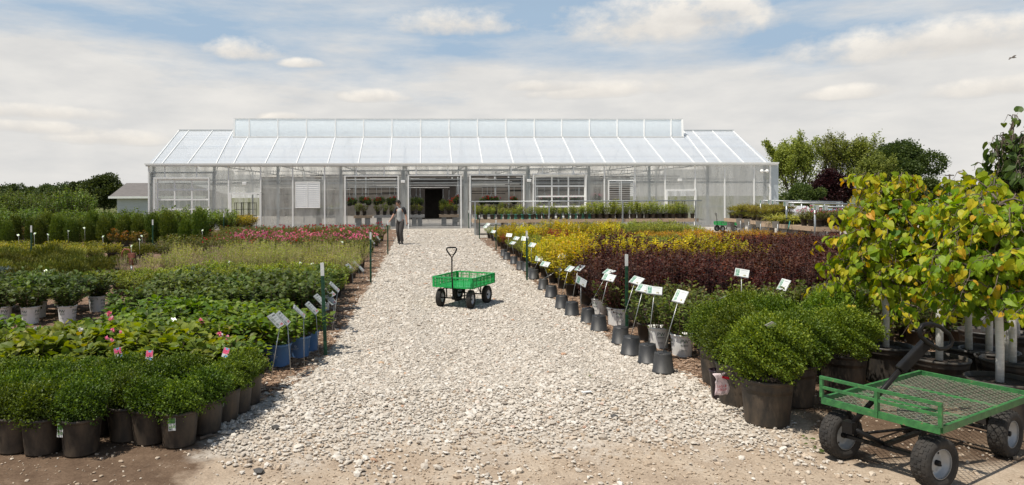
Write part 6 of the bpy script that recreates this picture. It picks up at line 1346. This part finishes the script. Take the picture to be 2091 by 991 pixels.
def car(name, label, cat, px, pytop, Y, paint, ang=0, suv=True):
    g = PY(px, pytop, Y); s = g.z / (1.78 if suv else 1.48); r = thing(name, label, cat, (g.x, Y, .014), ang); hgt = 1.78 if suv else 1.48; W_ = .92
    prof = [(-2.3, .35), (-2.35, .75), (-2.2, .98), (-1.15, 1.08), (-.35, hgt - .06), (.1, hgt), (1.75, hgt - .02), (2.15, 1.1), (2.3, .95), (2.33, .4)] if suv else [(-2.2, .3), (-2.25, .65), (-2.1, .82), (-1.0, .95), (-.25, hgt - .05), (.2, hgt), (.95, hgt - .04), (1.6, 1.0), (2.15, .92), (2.2, .35)]
    V = []; n = len(prof)
    for sy in (-1, 1):
        for x, z in prof: tap = W_ if z < 1.12 else W_ - .20 * (z - 1.0) / (hgt - 1.0) - .04; V.append((x, sy * tap, z))
    F_ = [tuple(range(n)), tuple(range(n, 2 * n))[::-1]] + [(i, i + n, (i + 1) % n + n, (i + 1) % n) for i in range(n)]
    b = MB(); b.add(V, F_); bo = b.obj('body', paint, r); bevel(bo, .05, 2)
    gl = mat('car_glass', (.04, .06, .08), rough=.08); z0, z1 = 1.08, hgt - .10
    for sy in (-1, 1):
        for wa, wb, wc, wd in ((-1.0, -.30, .25, .25), (.33, .33, 1.05, 1.05), (1.13, 1.13, 1.65, 1.9)) if suv else ((-.9, -.25, .3, .3), (.38, .38, 1.15, 1.4)):
            b = MB(); ya, yb = W_ - .02, W_ - .195; y_ = lambda z: (W_ - .20 * (z - 1.0) / (hgt - 1.0) - .04) + .006 if z >= 1.12 else W_ - .03
            b.add([(wa, sy * y_(1.13), 1.13 if suv else 1.0), (wd, sy * y_(1.13), 1.13 if suv else 1.0), (wc, sy * y_(z1), z1), (wb, sy * y_(z1), z1)], [(0, 1, 2, 3)]); b.obj('window', gl, r)
    b = MB(); x0_, z0_ = prof[3]; x1_, z1_ = prof[4]; b.add([(x0_ - .01 + .06, -.72, z0_ + .07), (x0_ + .05, .72, z0_ + .07), (x1_ - .03, .62, z1_ - .04), (x1_ - .03, -.62, z1_ - .04)], [(0, 1, 2, 3)]); V2 = b.v; b.v = [(x - .012, y, z + .012) for x, y, z in V2]; b.obj('windscreen', gl, r)
    for wx in (-1.4, 1.4):
        for sy in (-.86, .86): wheel(r, 'wheel', (wx, sy, .34), math.pi / 2, .34, .2, 8, .62, rim_paint)
    for sy in (-.65, .65): b = MB(); b.ell((-2.28, sy, .78), (.06, .17, .09)); b.obj('headlight', cap_m, r)
    r.scale = (s, s, s); return r
car('parked_suv', 'white sport utility vehicle parked behind the benches right of the greenhouse', 'car', 1612, 421, 46, mat('white_car_paint', (.80, .81, .83), rough=.25), R(10))
car('parked_car', 'light blue grey car parked behind the right benches, left one', 'car', 1690, 427, 50, mat('blue_grey_car_paint', (.25, .36, .46), rough=.25), R(14), False)
car('parked_car', 'silver car parked farther right behind the benches', 'car', 1665, 426, 56, mat('silver_car_paint', (.55, .58, .60), rough=.25), R(6), False)
g = PY(1939, 356, 190); r = thing('utility_pole', 'wooden utility pole with crossarm on the right skyline', 'utility pole', (g.x, 190, 0)); b = MB(); b.tube([(0, 0, 0), (0, 0, g.z)], .2, 8); b.obj('pole', bark_m, r)
b = MB(); b.box(-1.3, 1.3, -.1, .1, g.z - .5, g.z - .25); b.obj('crossarm', bark_m, r)
for x in (-1.1, -.4, .4, 1.1): b = MB(); b.ell((x, 0, g.z - .12), (.08, .08, .14)); b.obj('insulator', rim_white, r)
for k, z in enumerate((-.1, .0)):
    b = MB(); x0_ = -1.1 if k else 1.1; pts = [(x0_ - t_ * 60 + 30, 0, g.z - .1 - .9 * (1 - (2 * t_ - 1) ** 2) * 1.4 + (.0)) for t_ in np.linspace(0, .5, 8)]; pts = [(x0_ - 34 * t_, -6 * t_, g.z - .05 - 2.4 * t_ * (1.6 - t_)) for t_ in np.linspace(0, 1, 8)]; b.tube(pts, .03, 4); b.obj('wire', black_paint, r)
# bird
g = PY(2069, 118, 32); r = thing('bird', 'small dark bird gliding in the sky at the upper right', 'bird', tuple(g), R(20)); bm_ = mat('bird_feather', (.10, .08, .065), rough=.8)
b = MB(); n = 11; V = []; Fc = []
for i in range(n):
    t_ = i / (n - 1); x = (t_ - .5) * .44; q = abs(t_ - .5) * 2; y0_ = .055 * (1 - q ** 1.5) + .008 + q * .02; z = .035 * math.sin(q * 2.6) - (.03 * q if t_ < .5 else -.02 * q); V += [(x, -y0_ * .6 + q * .02, z), (x, 0 + q * .02, z + .012 * (1 - q)), (x, y0_ + q * .02, z)]
for i in range(n - 1):
    for j in range(2): Fc.append((3 * i + j, 3 * i + 3 + j, 3 * i + 4 + j, 3 * i + 1 + j))
b.add(V, Fc, 0, True); b.ell((0, 0, 0), (.022, .075, .024)); b.ell((0, -.085, .008), (.016, .024, .016)); b.add([(0, -.105, .01), (.004, -.105, .005), (-.004, -.105, .005), (0, -.13, .005)], [(0, 1, 3), (0, 3, 2), (1, 2, 3)]); b.add([(-.012, .06, 0), (.012, .06, 0), (.03, .14, .004), (-.03, .14, .004)], [(0, 1, 2, 3)])
o = b.obj('bird_body', bm_, r); sdm = o.modifiers.new('t', 'SOLIDIFY'); sdm.thickness = .004; r.rotation_euler = (.25, -.35, R(15)); r.scale = (1.2,) * 3

# ------------------------------------------------------------------ person
def skinned(name, chains, m, parent, sub=2):
    """chains: lists of (x, y, z, r) joined where points coincide"""
    V = []; Rr = []; E = []; key = {}
    for ch in chains:
        prev = None
        for p_ in ch:
            k_ = tuple(round(v, 4) for v in p_[:3])
            if k_ not in key: key[k_] = len(V); V.append(p_[:3]); Rr.append(p_[3])
            if prev is not None and prev != key[k_]: E.append((prev, key[k_]))
            prev = key[k_]
    me = bpy.data.meshes.new(name); me.from_pydata(V, E, []); o = link(name, me, parent); me.materials.append(m)
    s = o.modifiers.new('skin', 'SKIN'); s.use_smooth_shade = True
    for i, r_ in enumerate(Rr):
        d = me.skin_vertices[0].data[i]; d.radius = (r_, r_) if isinstance(r_, (int, float)) else r_
    me.skin_vertices[0].data[0].use_root = True
    sb = o.modifiers.new('sub', 'SUBSURF'); sb.levels = sub; sb.render_levels = sub
    return o
skin_m = mat('skin', (.52, .30, .21), (.48, .27, .19), 20, .55); shirt_m = mat('heather_grey_cloth', (.46, .47, .46), (.36, .37, .36), 60, .9, bump=.3); slv_m = mat('charcoal_cloth', (.035, .035, .038), (.025, .025, .027), 40, .9, bump=.3); pants_m = mat('grey_trousers', (.085, .078, .072), (.055, .05, .047), 25, .9, bump=.4)
hair_m = mat('dark_brown_hair', (.025, .016, .011), (.015, .01, .007), 60, .6); shoe_m = mat('dark_shoe', (.02, .02, .02), rough=.6)
g = G(820, 500); man = thing('person', 'man in grey and black raglan shirt walking on the path, looking down', 'person', (g.x, g.y, .014), 0)
# skeleton in the man's frame (x to the right of the picture, -y towards the camera)
hipR, hipL = (-.13, .06, .90), (.03, -.04, .90); shR, shL = (-.22, .12, 1.40), (.10, -.10, 1.42)
elR, haR = (-.31, .10, 1.16), (-.44, .02, .95); elL, haL = (.17, -.08, 1.15), (.205, -.14, .90)
knR, anR = (-.14, .03, .48), (-.10, .22, .11); knL, anL = (-.02, -.10, .47), (.03, -.02, .085)
pel = (-.05, .01, .93); wa = (-.06, .01, 1.08); ch = (-.06, .01, 1.27); nk0 = (-.065, 0, 1.43); nk = (-.085, -.01, 1.49)
def fing(c, d, s):
    out = []; d = Vector(d).normalized(); a = Vector(s).normalized()
    for i, (o_, l_) in enumerate(((-.030, .055), (-.010, .068), (.010, .072), (.028, .060))):
        p_ = Vector(c) + a * o_ + d * .05; q_ = p_ + d * l_ * .5; w_ = q_ + (d + Vector((0, .35, -.2))) * l_ * .45; out.append([(*c, .020), (*(Vector(c) + a * o_ * .7 + d * .03), .012), (*p_, .0095), (*q_, .0088), (*w_, .0075)])
    t_ = Vector(c) - a * .03; out.append([(*c, .020), (*(t_ + d * .01), .011), (*(t_ + d * .035 - a * .015), .0095), (*(t_ + d * .06 - a * .018), .0078)]); return out
palR = (-.475, 0, .91); palL = (.215, -.16, .85)
body = skinned('body', [[(*pel, .10), (*wa, .085), (*ch, .09), (*nk0, .055), (*nk, .052), (-.105, -.02, 1.56, .05)], [(*ch, .07), (*shL, .045), (*elL, .042), (*haL, .028), (*palL, .022)], [(*ch, .07), (*shR, .045), (*elR, .042), (*haR, .028), (*palR, .022)],
                [(*pel, .10), (*hipL, .085), (*knL, .055), (*anL, .04)], [(*pel, .10), (*hipR, .085), (*knR, .06), (*anR, .042)]] + fing(palR, (-.6, -.2, -.75), (.3, -.9, 0)) + fing(palL, (.1, -.1, -1), (.5, -.8, 0)), skin_m, man)
# head with face, turned down and to the picture's left
fd = Vector((-.80, -.60, -.22)).normalized(); hc = Vector((-.125, -.03, 1.62))
Hq = fd.to_track_quat('-Y', 'Z').to_matrix().to_4x4()
b = MB(); nu, nv = 28, 22; V = []; Fc = []
for i in range(nv + 1):
    ph = math.pi * i / nv; zc = math.cos(ph)
    for j in range(nu):
        t_ = 2 * math.pi * j / nu; x, y, z = math.sin(ph) * math.cos(t_) * .076, math.sin(ph) * math.sin(t_) * .097, zc * .122
        if z < 0: k_ = 1 + z * 2.6; x *= max(.5, k_ + .05); y = y * (.86 if y > 0 else .98) + (-.012 * (-z / .12))
        if y < 0 and abs(x) < .022 and -.045 < z < .02: y -= .022 * (1 - abs(x) / .022) * (1 - abs(z + .02) / .035 if abs(z + .02) < .035 else 0)
        if y < 0 and .008 < abs(x) < .045 and .0 < z < .03: y += .008
        if y < 0 and abs(x) < .026 and -.082 < z < -.055: y -= .005
        V.append(hc + Hq @ Vector((x, y, z)))
for i in range(nv):
    for j in range(nu): Fc.append((i * nu + j, (i + 1) * nu + j, (i + 1) * nu + (j + 1) % nu, i * nu + (j + 1) % nu))
b.add(V, Fc, 0, True)
for s in (-1, 1): b.ell(hc + Hq @ Vector((s * .077, .012, -.005)), (.012, .022, .032), 8, 6, T=Hq.to_3x3())
hd = b.obj('head', skin_m, body)
for s in (-1, 1): b = MB(); b.ell(hc + Hq @ Vector((s * .030, -.083, .012)), (.012, .008, .007), 8, 6, T=Hq.to_3x3()); b.obj('eye', slv_m, hd); b = MB(); b.ell(hc + Hq @ Vector((s * .031, -.089, .030)), (.018, .005, .004), 8, 4, T=Hq.to_3x3()); b.obj('eyebrow', hair_m, hd)
b = MB(); b.ell(hc + Hq @ Vector((0, -.092, -.068)), (.022, .006, .005), 10, 4, T=Hq.to_3x3()); b.obj('mouth', mat('lips', (.42, .16, .14), rough=.5), hd)
b = MB(); V = []; Fc = []
for i in range(nv + 1):
    ph = math.pi * .64 * i / nv
    for j in range(nu):
        t_ = 2 * math.pi * j / nu; fr = math.sin(t_); phh = ph * (1 if fr > -.2 else 1 - .42 * min(1, (-fr - .2) / .5)); w_ = 1 + .05 * math.sin(t_ * 9 + i) ; x, y, z = math.sin(phh) * math.cos(t_) * .085 * w_, math.sin(phh) * math.sin(t_) * .108 * w_, math.cos(phh) * .136 * (1 + .02 * math.sin(t_ * 5)); V.append(hc + Hq @ Vector((x, y + .004, z)))
for i in range(nv):
    for j in range(nu): Fc.append((i * nu + j, (i + 1) * nu + j, (i + 1) * nu + (j + 1) % nu, i * nu + (j + 1) % nu))
b.add(V, Fc, 0, True); b.obj('hair', hair_m, hd)
lp = lambda a_, b_, t_: tuple(a_[i] + (b_[i] - a_[i]) * t_ for i in range(3))
sh = skinned('shirt', [[(-.05, .01, .86, (.165, .13)), (-.055, .01, .97, (.155, .125)), (*wa, (.15, .12)), (-.06, .01, 1.2, (.165, .125)), (-.06, .01, 1.32, (.185, .125)), (-.063, .005, 1.41, (.14, .10)), (-.07, 0, 1.45, (.068, .062))]], shirt_m, body)
skinned('sleeve', [[(*lp(nk0, shL, .45), .075), (*shL, .082), (*lp(shL, elL, .5), .068), (*lp(shL, elL, .92), .064)]], slv_m, body); skinned('sleeve', [[(*lp(nk0, shR, .45), .07), (*shR, .078), (*lp(shR, elR, .5), .066), (*lp(shR, elR, .92), .062)]], slv_m, body)
skinned('trousers', [[(-.05, .01, .96, .14), (-.05, .01, .88, .135), (*hipL, .115), (*lp(hipL, knL, .5), .10), (*knL, .080), (*lp(knL, anL, .6), .070), (*anL, .072)], [(-.05, .01, .88, .135), (*hipR, .115), (*lp(hipR, knR, .5), .10), (*knR, .080), (*lp(knR, anR, .6), .068), (*anR, .068)]], pants_m, body)
for (an, tw) in ((anL, (-.10, -.13)), (anR, (-.02, -.16))):
    x, y, z = an; z0_ = z - .085; lift = .0 if an == anL else .02
    skinned('shoe', [[(x + .03, y + .03, z0_ + .045 + lift, .045), (x - .02, y - .02, z0_ + .05, .052), (x + tw[0] * .8, y + tw[1] * .8, z0_ + .035, .042), (x + tw[0] * 1.25, y + tw[1] * 1.25, z0_ + .03, .03)]], shoe_m, body)
b = MB(); b.box(-.006, .006, -.038, .038, -.075, .075); o = b.obj('phone', slv_m, None, (g.x + .235, g.y - .20, .80)); o.rotation_euler = (.15, .35, .4); bevel(o, .004); tag(o, 'dark phone held in the walking man\'s lowered left hand', 'phone')
